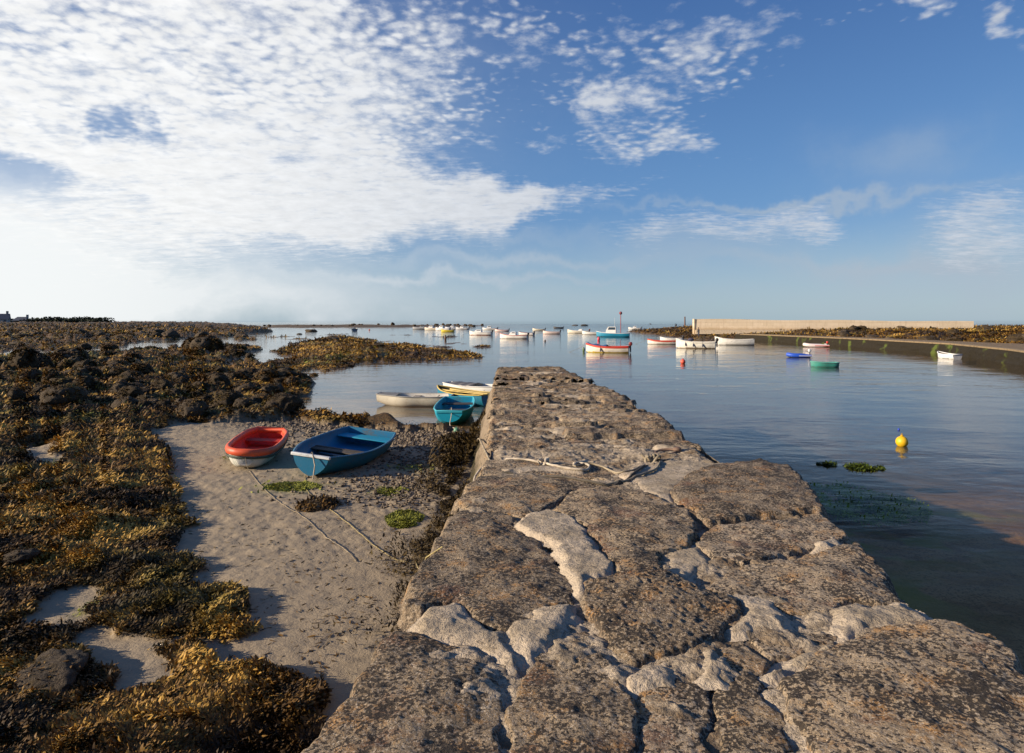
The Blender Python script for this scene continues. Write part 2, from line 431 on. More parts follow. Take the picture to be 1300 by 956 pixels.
# ------------------------------------------------------------------ ground
def PP(pts, z=0.0): return [P(u, v, z) for u, v in pts]
LAND = PP([(690, 546), (600, 546), (560, 547), (530, 545), (480, 536), (430, 531), (385, 525), (362, 514), (372, 505), (397, 500), (385, 494), (395, 487), (372, 480), (345, 473), (322, 466),
           (335, 458), (310, 450), (325, 444), (300, 436), (330, 431), (310, 426), (345, 421), (320, 417.5), (260, 415.5), (120, 414), (-300, 414)]) + [(-420, 300), (-160, 60), (-40, 12), (-30, -6), (1.2, -6), (1.2, 15)]
REEF = PP([(318, 470), (335, 456), (352, 446), (372, 438), (400, 431), (430, 428), (456, 430), (476, 437), (500, 438), (520, 437), (560, 443), (600, 447), (624, 451), (590, 455), (545, 459), (480, 462), (455, 467), (425, 472), (400, 469), (370, 471), (345, 468)])
SHOAL = PP([(330, 440), (400, 441), (480, 441), (640, 448), (640, 431), (600, 426), (500, 424.5), (420, 424), (330, 421)])
FARBAR = PP([(330, 416.2), (420, 416.0), (520, 415.6), (600, 414.6), (610, 413.2), (520, 413.0), (400, 412.8), (330, 412.8)])
SPIT = [(38.7, 226), (36.5, 172), (35, 146), (33, 124), (38.5, 120.5), (44, 113), (46.6, 84), (42, 52), (38.2, 38), (44, 20), (140, 20), (300, 150), (300, 240), (60, 240)]
SAND = PP([(190, 546), (225, 538), (300, 532), (372, 528), (480, 540), (700, 540), (700, 1250), (410, 1100), (415, 960), (402, 868), (372, 850), (330, 842), (268, 836), (262, 812), (282, 808), (305, 803), (318, 775), (300, 757), (262, 742), (240, 718), (224, 692), (240, 666), (226, 642), (236, 626), (215, 605), (228, 592), (205, 572)], 0.2)
ISLE = PP([(60, 748), (112, 744), (128, 778), (180, 800), (216, 812), (214, 838), (192, 870), (150, 880), (112, 850), (82, 822), (66, 800)], 0.2)
BLOB2 = PP([(36, 560), (62, 566), (80, 590), (60, 600), (28, 580)], 0.1)
GREEN = [(150, 526, 40, 11, 1), (20, 453, 40, 5, .9), (95, 450, 60, 4, .6), (300, 498, 40, 4, .5), (70, 590, 26, 10, .7), (160, 640, 20, 10, .4), (425, 455, 24, 7, .8), (75, 588, 18, 9, .7), (375, 617, 36, 6, .9), (493, 620, 16, 4, .8), (516, 656, 22, 9, .0), (120, 765, 10, 12, .6), (350, 548, 12, 4, .5), (205, 583, 12, 5, .5), (530, 590, 30, 5, .5), (300, 580, 14, 5, .3)]
TOR = {}

def ground_z(x, y, masks=False):
    x = np.asarray(x, float); y = np.asarray(y, float)
    D = np.maximum(y, 0.3)
    wob = (fbm(x * 0.9, y * 0.9, 3, 4) - 0.5)
    wobf = (fbm(x * 0.12, y * 0.12, 5, 4) - 0.5)
    amp = np.clip(D / 40, 0.35, 4.0)
    ld = sdist(LAND, x, y) + wob * 0.9 * amp + wobf * 6.0 * sstep(25, 70, D)
    rd = sdist(REEF, x, y) + wob * 0.9 * amp + wobf * 7.0
    sd = sdist(SPIT, x, y) + wob * 0.8 * amp
    fd = sdist(FARBAR, x, y) + wobf * 60
    hd = sdist(SHOAL, x, y) + wobf * 16
    sea = -(0.05 + 0.17 * sstep(2.0, 4.0, x) * sstep(-1, 3, D) + 0.075 * np.clip(D - 11.5, 0, 32) + 0.02 * np.clip(x - 3, 0, 8) * sstep(4, 12, D)) + 0.05 * (fbm(x * 0.7, y * 0.7, 41, 4) - .5)
    # sand and the weed-grown reef flat
    h_land = np.where(ld < 0, 0.055 * ld, np.minimum(0.042 * ld, 0.16 + 0.004 * ld))
    h_land = np.minimum(h_land, 0.30 + 0.0 * D)
    sand_d = np.maximum(sdist(SAND, x, y), sdist(ISLE, x, y) * 1.0)
    sand_d = np.maximum(sand_d, sdist(BLOB2, x, y)) + (fbm(x * 2.3, y * 2.3, 8, 5) - 0.5) * 0.75
    weed = sstep(0.06, -0.10, sand_d) * sstep(-0.3, 0.35, ld)
    w1, i1 = worley(x * 0.85, y * 0.85, 2)
    hum = np.clip(1 - w1 * 1.25, 0, 1) ** 0.8 * (0.35 + 0.65 * i1)
    rough = fbm(x * 2.6, y * 2.6, 21, 5) - 0.45
    mid = fbm(x * 0.33, y * 0.33, 31, 4) - 0.5
    near = sstep(24, 9, D)
    mat_h = 0.16 * np.clip(1 - worley(x * 0.9, y * 0.9, 4)[0] * 1.4, 0, 1) + 0.02 + 0.07 * np.clip(-sand_d, 0, 1) ** 0.6 + 0.14 * rough + 0.18 * mid
    reef_h = 0.0 + 0.55 * hum + 0.32 * rough + 0.60 * mid
    lumpy = (fbm(x * 0.5, y * 0.22, 33, 4) - .5) * 1.3 * sstep(50, 120, D)
    z = h_land + weed * lumpy + weed * (near * mat_h * (.25 + .75 * sstep(0.0, 1.6, -sand_d)) + (1 - near) * reef_h * np.clip(0.4 + D / 60, 0, 1.15))
    pool = sstep(0.53, 0.66, fbm(x * 0.045 + 3.3, y * 0.030, 77, 4)) * sstep(35, 60, D)
    z = z - weed * pool * 0.42
    for (u, v, a, b) in ((208, 443, 34, 5.5), (330, 456, 26, 3.5), (275, 430, 44, 2.0), (345, 433, 30, 2.2), (30, 449, 36, 2.5), (235, 421, 50, 1.2), (300, 464, 24, 2.0), (355, 424, 40, 1.2)):
        px, py = P(u, v); X, Y = (x - px) / (a / F * py), (y - py) / (b / F * py * py / CZ)
        z = z - 1.9 * np.exp(-(X * X + Y * Y) ** 2) * (ld > -3)
    px, py = P(325, 429); X, Y = (x - px) / (95 / F * py), (y - py) / (11 / F * py * py / CZ)
    z = z - 0.9 * np.exp(-(X * X + Y * Y)) * sstep(.42, .56, fbm(x * .11, y * .05, 79, 4)) * (ld > -3)
    for (u, v, a, b) in ((35, 566, 18, 10),):
        px, py = P(u, v, .15); X, Y = (x - px) / (a / F * py), (y - py) / (b / F * py * py / CZ)
        z = z - 0.30 * np.exp(-(X * X + Y * Y) ** 2)
    far_l = sstep(110, 330, D) * sstep(-0.30, -0.50, x / D)
    z = z + far_l * 2.35 + sstep(60, 200, D) * sstep(-0.2, -0.5, x / D) * 0.5
    z = np.where(ld > -6, np.maximum(z * sstep(-0.5, 0.2, ld) + h_land * (1 - sstep(-0.5, 0.2, ld)), sea), sea)
    # sand relief
    rip = (fbm(x * 2.2, y * 3.0, 51, 4) - .5) * 0.05 + (fbm(x * 11, y * 11, 53, 3) - .5) * 0.022 * sstep(8, 11, D)
    lump = (fbm(x * 7, y * 7, 57, 3) - .5)
    holes = -0.05 * sstep(.30, .16, worley(x * 2.1, y * 2.1, 58)[0]) * sstep(.45, .6, fbm(x * .9, y * .9, 59, 3))
    wet = sstep(9.5, 12.5, D + wob * 3) * sstep(5.6, 1.0, ld + wob * 3) * sstep(-1.5, 0, ld)
    z = z + np.where((weed < 0.5) & (ld > -1), rip * (0.6 + 0.8 * wet) + lump * (0.008 + 0.016 * sstep(7, 9.5, D) + 0.06 * wet) + holes * .22, 0)
    # middle reef, shoals, far bar, spit
    rh = np.where(rd < 0, 0.05 * rd, 0.85 * (1 - np.exp(-rd / 7.0)) * (0.45 + 1.3 * mid + 0.75 * hum) + 0.34 * rough)
    z = np.maximum(z, rh * np.where(rd > 0, 1, 1))
    sh = np.where(hd < 0, 0.02 * hd - 0.05, -0.06 + 0.36 * (fbm(x * 0.22, y * 0.055, 91, 5) - 0.5))
    z = np.maximum(z, sh)
    fh = np.where(fd < 0, 0.01 * fd, np.minimum(fd * 0.03, 0.8) * (0.3 + 2.4 * np.clip(fbm(x * 0.05, y * 0.05, 95, 4) - 0.32, 0, 1)))
    z = np.maximum(z, fh)
    back = sstep(0, 22, sd)
    s_h = np.where(sd < 0, 0.3 * sd, np.minimum(0.35 * sd, 0.35 + 1.35 * back) + (0.55 * hum + 0.5 * rough) * np.minimum(sd * 0.3, 0.8) * sstep(-0.1, 0.25, 1.2 - 0.02 * sd))
    z = np.maximum(z, s_h)
    z = z + 1.15 * np.exp(-((x - 35.0) / 1.8) ** 2 - ((y - 124.5) / 2.2) ** 2)
    if not masks: return z
    weed_all = np.maximum.reduce([weed, sstep(-0.5, 0.3, rd), sstep(-1, 0.5, hd) * 0.9, sstep(-4, 2, fd), sstep(-1.0, 0.2, sd)])
    # weed growing on the sea bed where it stays under water
    bed = sstep(12.5, 17, D + 5 * wob) * sstep(0.3, -1.5, ld)
    bed = np.maximum(bed, sstep(2.2, 3.2, x) * sstep(.2, -1, ld) * (.0 + .6 * sstep(.48, .64, fbm(x * .8, y * .8, 65, 5))))
    weed_all = np.maximum(weed_all, bed * 0.85)
    gr = np.zeros_like(x)
    for u, v, a, b, k in GREEN:
        px, py = P(u, v, .2); X, Y = (x - px) / (a / F * py), (y - py) / (b / F * py * py / (CZ - .2))
        gr = np.maximum(gr, k * np.exp(-(X * X + Y * Y)) * 1.6 * sstep(0.38, 0.58, fbm(x * 4, y * 4, 61, 4)))
    for px, py, a, b in ((5.6, 10.6, 1.5, 1.1), (4.6, 8.4, .9, .8), (7.2, 12.4, 2.2, .5)):
        gr = np.maximum(gr, 1.1 * np.exp(-((x - px) / a) ** 2 - ((y - py) / b) ** 2) * sstep(0.36, 0.55, fbm(x * 2, y * 2, 63, 4)))
    pebw = wet * (1 - weed)
    silt = sstep(1.8, 2.6, x + wob) * sstep(20, 11, D + 3 * wob)
    return z, weed_all, gr, pebw, silt

vrows = np.concatenate([np.linspace(1900, 1080, 40), np.arange(1060, 425, -0.95), np.linspace(425, 410.2, 60)])
Drow = np.concatenate([[-9.0, -5.0, -2.0, 0.5], 2710.0 / (vrows - 409.0)])
scol = np.concatenate([np.linspace(-2.6, -0.86, 70), np.linspace(-0.85, 0.85, 1000), np.linspace(0.86, 2.6, 70)])
GY = np.repeat(Drow[:, None], len(scol), 1)
GX = scol[None, :] * np.maximum(np.abs(GY), 5.0)
GZ, GW, GG, GP, GS = ground_z(GX.ravel(), GY.ravel(), True)
GZ = GZ.reshape(GX.shape)

def gz(x, y):
    """height of the ground sheet at points (bilinear in the sheet's own rows and columns)"""
    x = np.atleast_1d(np.asarray(x, float)); y = np.atleast_1d(np.asarray(y, float))
    r = np.interp(y, Drow, np.arange(len(Drow))); c = np.interp(x / np.maximum(np.abs(y), 5.0), scol, np.arange(len(scol)))
    r0 = np.clip(r.astype(int), 0, len(Drow) - 2); c0 = np.clip(c.astype(int), 0, len(scol) - 2)
    fr, fc = r - r0, c - c0
    return (GZ[r0, c0] * (1 - fr) * (1 - fc) + GZ[r0, c0 + 1] * (1 - fr) * fc + GZ[r0 + 1, c0] * fr * (1 - fc) + GZ[r0 + 1, c0 + 1] * fr * fc)

def gmask(A, x, y):
    r = np.clip(np.interp(y, Drow, np.arange(len(Drow))).round().astype(int), 0, len(Drow) - 1)
    c = np.clip(np.interp(x / np.maximum(np.abs(y), 5.0), scol, np.arange(len(scol))).round().astype(int), 0, len(scol) - 1)
    return A.reshape(GX.shape)[r, c]

def ground_mat():
    m, g, out = material('shore_ground')
    pos = g.new('ShaderNodeNewGeometry').outputs['Position']
    z = g.new('ShaderNodeSeparateXYZ', {0: pos}).outputs[2]
    weed, green, peb = g.attr('weed'), g.attr('green'), g.attr('pebble')
    n1 = g.noise(pos, 0.9, 5, 0.6); n2 = g.noise(pos, 6, 5, 0.6); n3 = g.noise(pos, 38, 4, 0.65)
    sand = g.mix(n1, (0.285, 0.222, 0.143), (0.365, 0.29, 0.19))
    sand = g.mix(g.math('MULTIPLY', g.ramp(n2, 0.55, 0.72), 0.45), sand, (0.25, 0.205, 0.155))
    sand = g.mix(g.math('MULTIPLY', g.ramp(n3, 0.62, 0.72), 0.45), sand, (0.14, 0.105, 0.07))
    vo = g.new('ShaderNodeTexVoronoi', {'Vector': pos, 'Scale': 13.0})
    vr = g.new('ShaderNodeSeparateXYZ', {0: vo.outputs['Color']}).outputs[0]
    pc = g.mix(vr, (0.07, 0.052, 0.034), (0.21, 0.165, 0.115))
    pc = g.mix(g.math('MULTIPLY', g.ramp(n2, 0.45, 0.65), 0.6), pc, (0.10, 0.075, 0.04))
    c = g.mix(g.math('MULTIPLY', peb, g.ramp(n2, 0.30, 0.50)), sand, pc)
    wn = g.noise(pos, 2.3, 6, 0.7); wf = g.noise(pos, 17, 5, 0.75)
    wc = g.mix(g.ramp(wf, 0.38, 0.62), (0.030, 0.018, 0.007), (0.135, 0.072, 0.019))
    wc = g.mix(g.math('MULTIPLY', g.ramp(wn, 0.50, 0.66), 0.8), wc, (0.25, 0.135, 0.03))
    wc = g.mix(g.math('MULTIPLY', g.ramp(g.noise(g.vmath('ADD', pos, (5, 2, 0)), 0.42, 5, 0.65), 0.52, 0.68), 0.7), wc, (0.10, 0.085, 0.025))
    # bare patches of wet sand between the weed, further out
    sc_ = g.mix(g.ramp(wn, .38, .62), (0.20, 0.12, 0.065), (0.33, 0.24, 0.15)); sc_ = g.mix(g.math('MULTIPLY', g.ramp(g.math('ADD', g.math('MULTIPLY', n3, .5), g.math('MULTIPLY', wf, .5)), .49, .57), .8), sc_, (.06, .036, .016))
    c = g.mix(g.math('MULTIPLY', g.attr('silt'), .92), c, sc_)
    c = g.mix(weed, c, wc)
    # silt and weed bed colour, darkened with depth for light lost in water
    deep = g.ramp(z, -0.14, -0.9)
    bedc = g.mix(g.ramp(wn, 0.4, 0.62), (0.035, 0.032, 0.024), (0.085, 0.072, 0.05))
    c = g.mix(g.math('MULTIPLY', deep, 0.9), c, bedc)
    gcol = g.mix(wf, (0.085, 0.12, 0.016), (0.24, 0.28, 0.06))
    c = g.mix(g.math('MULTIPLY', green, 0.85, clamp=True), c, gcol)
    under = g.ramp(z, 0.03, -0.04)
    c = g.mix(g.math('MULTIPLY', under, 0.8), c, g.mix(1.0, c, (0.80, 0.74, 0.66), 'MULTIPLY'))
    hs = g.math('ADD', g.math('MULTIPLY', n2, 0.7), g.math('MULTIPLY', n3, 0.35))
    hp = g.math('MULTIPLY', vo.outputs['Distance'], -1.0)
    b = g.bump(hs, 0.6, 0.04)
    b = g.bump(hp, g.math('MULTIPLY', peb, 0.8), 0.05, b)
    b = g.bump(wf, g.math('MULTIPLY', weed, 1.0), 0.07, b)
    rough = g.math('SUBTRACT', 0.9, g.math('MULTIPLY', weed, 0.25))
    rough = g.math('SUBTRACT', rough, g.math('MULTIPLY', g.ramp(z, 0.12, 0.0), 0.25))
    principled(g, out, c, rough, b, 0.35)
    return m

gv = np.stack([GX.ravel(), GY.ravel(), GZ.ravel()], 1)
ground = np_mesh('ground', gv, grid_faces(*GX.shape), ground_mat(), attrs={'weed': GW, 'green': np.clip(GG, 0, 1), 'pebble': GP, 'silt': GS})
tag(ground, 'pale sand beach running into weed covered reef flats', 'beach', kind='structure')

# ------------------------------------------------------------------ sea
def sea_mat():
    m, g, out = material('calm_sea')
    pos = g.new('ShaderNodeNewGeometry').outputs['Position']
    v1 = g.vmath('MULTIPLY', pos, (0.55, 1.0, 1.0))
    n1 = g.noise(v1, 0.55, 3, 0.5, 0.4); n2 = g.noise(v1, 2.6, 3, 0.55, 0.3); n3 = g.noise(pos, 9.0, 2, 0.5)
    patch = g.ramp(g.noise(pos, 0.07, 3, 0.55), 0.36, 0.62)
    h = g.math('ADD', g.math('MULTIPLY', n1, 0.10), g.math('ADD', g.math('MULTIPLY', n2, 0.022), g.math('MULTIPLY', n3, 0.0035)))
    h = g.math('MULTIPLY', h, g.math('ADD', 0.45, g.math('MULTIPLY', patch, 0.55)))
    py_ = g.new('ShaderNodeSeparateXYZ', {0: pos}).outputs[1]
    h = g.math('MULTIPLY', h, g.math('ADD', 1.0, g.math('MULTIPLY', g.ramp(py_, 130.0, 420.0), 5.0)))   # the open sea outside the bay is choppier
    nb = g.bump(h, 1.0, 0.55)
    fr = g.new('ShaderNodeFresnel', {'IOR': 1.333, 'Normal': nb}).outputs[0]
    fr = g.math('MULTIPLY', g.math('POWER', fr, 1.15), g.ramp(fr, 0.085, 0.42))                           # a polarising filter's share of the reflection
    gl = g.new('ShaderNodeBsdfGlossy', {'Color': (0.93, 0.94, 0.94, 1), 'Roughness': 0.035, 'Normal': nb}).outputs[0]
    tr = g.new('ShaderNodeBsdfTransparent', {'Color': (0.99, 0.90, 0.77, 1)}).outputs[0]
    back = g.new('ShaderNodeNewGeometry').outputs['Backfacing']
    fr = g.math('MULTIPLY', fr, g.math('SUBTRACT', 1.0, back))
    mx = g.new('ShaderNodeMixShader', {0: fr, 1: tr, 2: gl}).outputs[0]
    g.l.new(mx, out.inputs[0])
    return m
ang = np.linspace(0, 2 * math.pi, 97)[:-1]
rad = [0.0, 30, 120, 500, 2500, 25000]
mb = MB(); vs = [(0, 0, 0)]; fs = []
for r in rad[1:]:
    vs += [(r * math.cos(a), r * math.sin(a), 0) for a in ang]
for j in range(96): fs.append((0, 1 + j, 1 + (j + 1) % 96))
for k in range(len(rad) - 2):
    for j in range(96):
        a = 1 + k * 96 + j; b = 1 + k * 96 + (j + 1) % 96; fs.append((a, a + 96, b + 96, b))
mb.add(vs, fs); sea = mb.build('sea', sea_mat(), smooth=False)
tag(sea, 'calm shallow sea in the bay', 'sea', kind='structure')

# ------------------------------------------------------------------ pier
GRAN, MORT, BED = granite(), mortar_mat(), mortar_mat('old_mortar', 0.38)
LE = [(-3, -0.9), (2.0, -0.78), (2.97, -0.684), (3.4, -0.66), (3.51, -0.58), (3.95, -0.606), (4.72, -0.57), (5.8, -0.53), (6.16, -0.515), (7.0, -0.36), (8.1, -0.31), (12, -0.40), (18, -0.5), (24.2, -0.52)]
RE = [(-3, 2.35), (2.9, 2.36), (3.04, 2.3), (3.3, 2.36), (3.52, 2.25), (3.77, 2.2), (4.16, 2.31), (4.96, 2.47), (5.6, 2.58), (6.5, 2.64), (7.5, 2.5), (8.4, 2.5), (9.2, 2.47), (11.3, 2.63), (12.7, 2.44), (14.6, 2.62), (17, 2.3), (20.5, 2.0), (24.2, 1.86)]
def XL(y): return np.interp(y, [a for a, b in LE], [b for a, b in LE])
def XR(y): return np.interp(y, [a for a, b in RE], [b for a, b in RE])
pier = empty('stone_pier', (0, 0, 0))
tag(pier, 'old rough granite pier with pale mortar joints running out into the bay', 'pier')

STONES = []
class Stone:
    def __init__(s, poly, top=ZP, tx=0.0, ty=0.0, dome=0.03, edge=0.045, drop=0.12, rough=0.013, seed=0, kind='capstone', wob=0.05, wavy=0.0, grow=0.0):
        s.poly = poly; s.top = top; s.tx = tx; s.ty = ty; s.dome = dome; s.edge = edge; s.drop = drop; s.rough = rough; s.seed = seed; s.kind = kind; s.wob = wob; s.wavy = wavy; s.grow = grow; s.dome *= .55; s.top = ZP + (s.top - ZP) * .6
        s.c = (sum(p[0] for p in poly) / len(poly), sum(p[1] for p in poly) / len(poly))
    def h(s, x, y):
        sd = sdist(s.poly, x, y) + (fbm(x * 7, y * 7, s.seed, 4) - 0.5) * s.wob * 2
        sd = sd + s.grow
        prof = sstep(-0.012, s.edge, sd) ** 0.7
        z = s.top + s.tx * (x - s.c[0]) + s.ty * (y - s.c[1]) + s.dome * np.clip(sd / 0.30, 0, 1) ** 0.7
        z = z + (fbm(x * 3.1, y * 3.1, s.seed + 3, 4) - 0.5) * s.rough * 3.4 + (fbm(x * 15, y * 15, s.seed + 7, 4) - .5) * s.rough * 1.5
        if s.wavy:
            z = z + (vnoise(x * 40, y * 40, s.seed + 11) - .5) * s.wavy + (vnoise(x * 75, y * 75, s.seed + 13) - .5) * s.wavy * 0.5
        return z - s.drop * (1 - prof), sd
    def build(s, mat):
        D = max(1.8, s.c[1]); sp = min(0.05, max(0.009, D * 0.0026))
        s.grow = max(s.grow, 0.0); xs = [p[0] for p in s.poly]; ys = [p[1] for p in s.poly]
        gx = np.arange(min(xs) - .08, max(xs) + .08, sp); gy = np.arange(min(ys) - .08, max(ys) + .08, sp)
        X, Y = np.meshgrid(gx, gy)
        Z, sd = s.h(X.ravel(), Y.ravel())
        keep = (sd > -0.03).reshape(X.shape)
        fq = grid_faces(*X.shape)
        kq = keep.ravel()[fq].all(1); fq = fq[kq]
        used = np.unique(fq); remap = np.zeros(X.size, int); remap[used] = np.arange(len(used))
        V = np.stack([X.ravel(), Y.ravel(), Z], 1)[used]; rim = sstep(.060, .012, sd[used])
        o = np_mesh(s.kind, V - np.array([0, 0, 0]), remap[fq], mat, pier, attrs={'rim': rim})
        return o

def WP(pts, z=ZP): return [P(u, v, z) for u, v in pts]
K = 0
def stone(pts, **k):
    global K; K += 1
    k.setdefault('grow', .030)
    STONES.append(Stone(WP(pts), seed=100 + 37 * K, **k))
W = 0.004
# stones near the camera, each by its own outline
stone([(455, 868), (480, 826), (497, 806), (530, 806), (560, 812), (588, 822), (612, 842), (634, 866), (640, 1100), (250, 1100)], top=ZP + .0, dome=.05, wavy=W)
stone([(517, 768), (519, 745), (534, 720), (551, 696), (575, 652), (590, 648), (640, 652), (662, 668), (690, 692), (712, 712), (728, 740), (729, 764), (700, 768), (668, 788), (650, 803), (612, 790), (590, 768), (560, 764), (535, 776)], top=ZP + .0, ty=.0, tx=-.03, dome=.05, wavy=W)
stone([(674, 832), (705, 806), (730, 786), (746, 802), (765, 826), (700, 836)], top=ZP - .035, wavy=W)
stone([(746, 746), (770, 735), (830, 727), (860, 738), (890, 757), (938, 768), (948, 782), (912, 808), (880, 823), (840, 834), (800, 842), (777, 818), (757, 790), (740, 766)], top=ZP + .05, dome=.05, ty=.03, wavy=.012)
stone([(702, 648), (730, 622), (800, 622), (850, 638), (876, 650), (886, 672), (866, 700), (838, 707), (838, 726), (782, 736), (776, 716), (760, 690), (740, 670)], top=ZP + .03, dome=.045, wavy=W)
stone([(848, 632), (868, 608), (905, 594), (966, 588), (1004, 598), (1032, 628), (1044, 650), (1008, 656), (960, 660), (900, 666), (878, 650)], top=ZP + .06, dome=.08, tx=.02, wavy=W)
stone([(878, 692), (902, 673), (960, 664), (1042, 652), (1076, 682), (1064, 692), (1000, 704), (944, 718), (906, 710)], top=ZP + .02, wavy=W)
stone([(884, 752), (930, 724), (1000, 711), (1060, 697), (1090, 690), (1126, 733), (1144, 766), (1108, 768), (1082, 764), (1050, 780), (1006, 782), (972, 762), (930, 764)], top=ZP + .02, dome=.05, wavy=W)
stone([(952, 806), (1000, 799), (1050, 787), (1066, 800), (1060, 815), (1010, 830), (975, 840)], top=ZP - .01, wavy=W)
stone([(1016, 852), (1064, 822), (1110, 802), (1200, 790), (1258, 818), (1294, 856), (1500, 1100), (1100, 1100), (985, 868)], top=ZP + .04, dome=.07, tx=.02, wavy=.006)
stone([(898, 824), (946, 808), (976, 840), (960, 856), (985, 900), (1060, 1090), (930, 1090), (905, 880)], top=ZP - .02, wavy=W)
stone([(660, 862), (682, 836), (762, 830), (790, 852), (805, 900), (820, 1090), (610, 1090), (650, 900)], top=ZP + .0, wavy=W)
stone([(800, 848), (880, 832), (898, 838), (896, 872), (925, 1090), (832, 1090)], top=ZP - .025, wavy=W)
stone([(580, 632), (604, 606), (640, 604), (700, 606), (790, 614), (728, 622), (700, 642), (660, 656), (600, 648)], top=ZP + .0, dome=.04, wavy=W)
stone([(608, 600), (616, 582), (690, 580), (740, 586), (780, 596), (790, 608), (700, 602), (640, 600)], top=ZP - .02, wavy=W)
# courses further out
rnd = random.Random(5)
y0 = 8.55
while y0 < 24.0:
    dy = rnd.uniform(0.5, 0.85) if y0 < 15 else rnd.uniform(0.6, 1.1)
    y1 = min(24.2, y0 + dy)
    if 24.2 - y1 < 0.4: y1 = 24.2
    n = rnd.choice((1, 2, 2, 2, 3))
    a, b = float(XL(y0)), float(XR(y0))
    cuts = [0.0] + sorted((k + rnd.uniform(-.25, .25)) / n for k in range(1, n)) + [1.0]
    skew = rnd.uniform(-.16, .16)
    for k in range(n):
        gap = rnd.uniform(.005, .03)
        pts = []
        la, lb = float(XL(y0)), float(XR(y0)); ua, ub = float(XL(y1)), float(XR(y1))
        c0, c1 = cuts[k], cuts[k + 1]
        jit = lambda q: q + rnd.uniform(-.05, .05)
        x00, x01 = la + (lb - la) * c0, la + (lb - la) * c1
        x10, x11 = ua + (ub - ua) * (c0 if k == 0 else min(1, c0 + skew * .2)), ua + (ub - ua) * (c1 if k == n - 1 else c1 + skew * .2)
        if k: x00 += gap; x10 += gap
        if k < n - 1: x01 -= gap; x11 -= gap
        else: x01 += rnd.uniform(-.14, .05); x11 += rnd.uniform(-.14, .05)
        m = 5
        for i in range(m): t = i / m; pts.append((x00 + (x01 - x00) * t, jit(y0 + gap + skew * (t + k - 1) * .35)))
        pts.append((x01, y0 + gap + .05)); pts.append((x01 + (x11 - x01) * .5 + rnd.uniform(-.03, .03), (y0 + y1) / 2))
        for i in range(m): t = i / m; pts.append((x11 + (x10 - x11) * t, jit(y1 - gap + skew * (k - t) * .35)))
        pts.append((x10, y1 - gap - .05)); pts.append((x10 + (x00 - x10) * .5 + rnd.uniform(-.02, .02), (y0 + y1) / 2))
        K += 1
        STONES.append(Stone(pts, top=ZP + rnd.uniform(-.06, .045), tx=rnd.uniform(-.03, .03), ty=rnd.uniform(-.20, .05), dome=rnd.uniform(.01, .03), edge=.045, rough=.024, seed=100 + 37 * K, wavy=.014 if y0 < 14 else .01))
    y0 = y1
for i in range(36):
    y_ = rnd.uniform(8.6, 22.5); x_ = rnd.uniform(-.3, 1.1); w_ = min(rnd.uniform(.3, 1.5), float(XR(y_)) - .25 - x_); d_ = rnd.uniform(.06, .16); sk_ = rnd.uniform(-.15, .15); K += 1
    if w_ < .2: continue
    pts = [(x_ + w_ * t, y_ + sk_ * t - d_ * (1 - (2 * t - 1) ** 4) * rnd.uniform(.5, 1)) for t in np.linspace(0, 1, 7)] + [(x_ + w_ * t, y_ + sk_ * t + d_ * (1 - (2 * t - 1) ** 4) * rnd.uniform(.5, 1) + .01) for t in np.linspace(1, 0, 7)]
    STONES.append(Stone(pts, top=ZP + rnd.uniform(.015, .04), dome=.0, edge=.07, drop=.08, rough=.018, wavy=.01, seed=100 + 37 * K, kind='mortar_patch', wob=.06))
# smears and fillets of mortar
def mortar(pts, **k):
    d = dict(kind='mortar_patch', dome=.0, edge=.10, drop=.05, rough=.008, wob=.06, grow=.035, wavy=.004); d.update(k); stone(pts, **d)
mortar([(658, 668), (674, 655), (700, 650), (726, 663), (745, 680), (760, 704), (777, 720), (765, 731), (746, 736), (737, 752), (727, 732), (716, 706), (700, 691), (680, 680)], top=ZP + .06, edge=.05)
mortar([(523, 792), (545, 774), (575, 767), (590, 770), (600, 786), (640, 804), (662, 830), (650, 841), (624, 826), (600, 817), (560, 812), (530, 806)], top=ZP + .03)
mortar([(650, 816), (660, 791), (690, 770), (732, 767), (729, 786), (706, 806), (672, 830)], top=ZP + .035)
mortar([(845, 702), (890, 690), (903, 714), (872, 737), (850, 730)], top=ZP + .03)
mortar([(906, 755), (942, 750), (984, 768), (1008, 790), (995, 802), (955, 801), (933, 806), (946, 780)], top=ZP + .05, rough=.016, wob=.05)
mortar([(1052, 776), (1086, 766), (1100, 776), (1142, 769), (1179, 793), (1130, 798), (1100, 801), (1084, 809), (1070, 814), (1060, 795)], top=ZP + .06, rough=.018, wob=.05)
mortar([(968, 860), (1000, 838), (1050, 820), (1062, 828), (1020, 850), (985, 862)], top=ZP + .05)
mortar([(788, 602), (830, 589), (850, 585), (900, 588), (936, 589), (870, 611), (850, 637), (832, 633), (806, 616)], top=ZP + .03)
mortar([(1030, 691), (1056, 684), (1070, 690), (1056, 699), (1030, 700)], top=ZP + .05, rough=.012)
mortar([(636, 596), (690, 592), (742, 598), (742, 602), (690, 598), (640, 601)], top=ZP + .03)
mortar([(800, 862), (822, 846), (850, 850), (846, 868), (800, 870)], top=ZP + .02, rough=.012)
mortar([(890, 842), (902, 830), (915, 850), (908, 868), (894, 868)], top=ZP + .05, rough=.012)
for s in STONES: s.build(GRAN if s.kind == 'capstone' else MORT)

def pier_z(x, y):
    z = np.full(np.shape(x), ZP - .05)
    for s in STONES:
        h, sd = s.h(x, y); z = np.where(sd > -0.02, np.maximum(z, h), z)
    return z

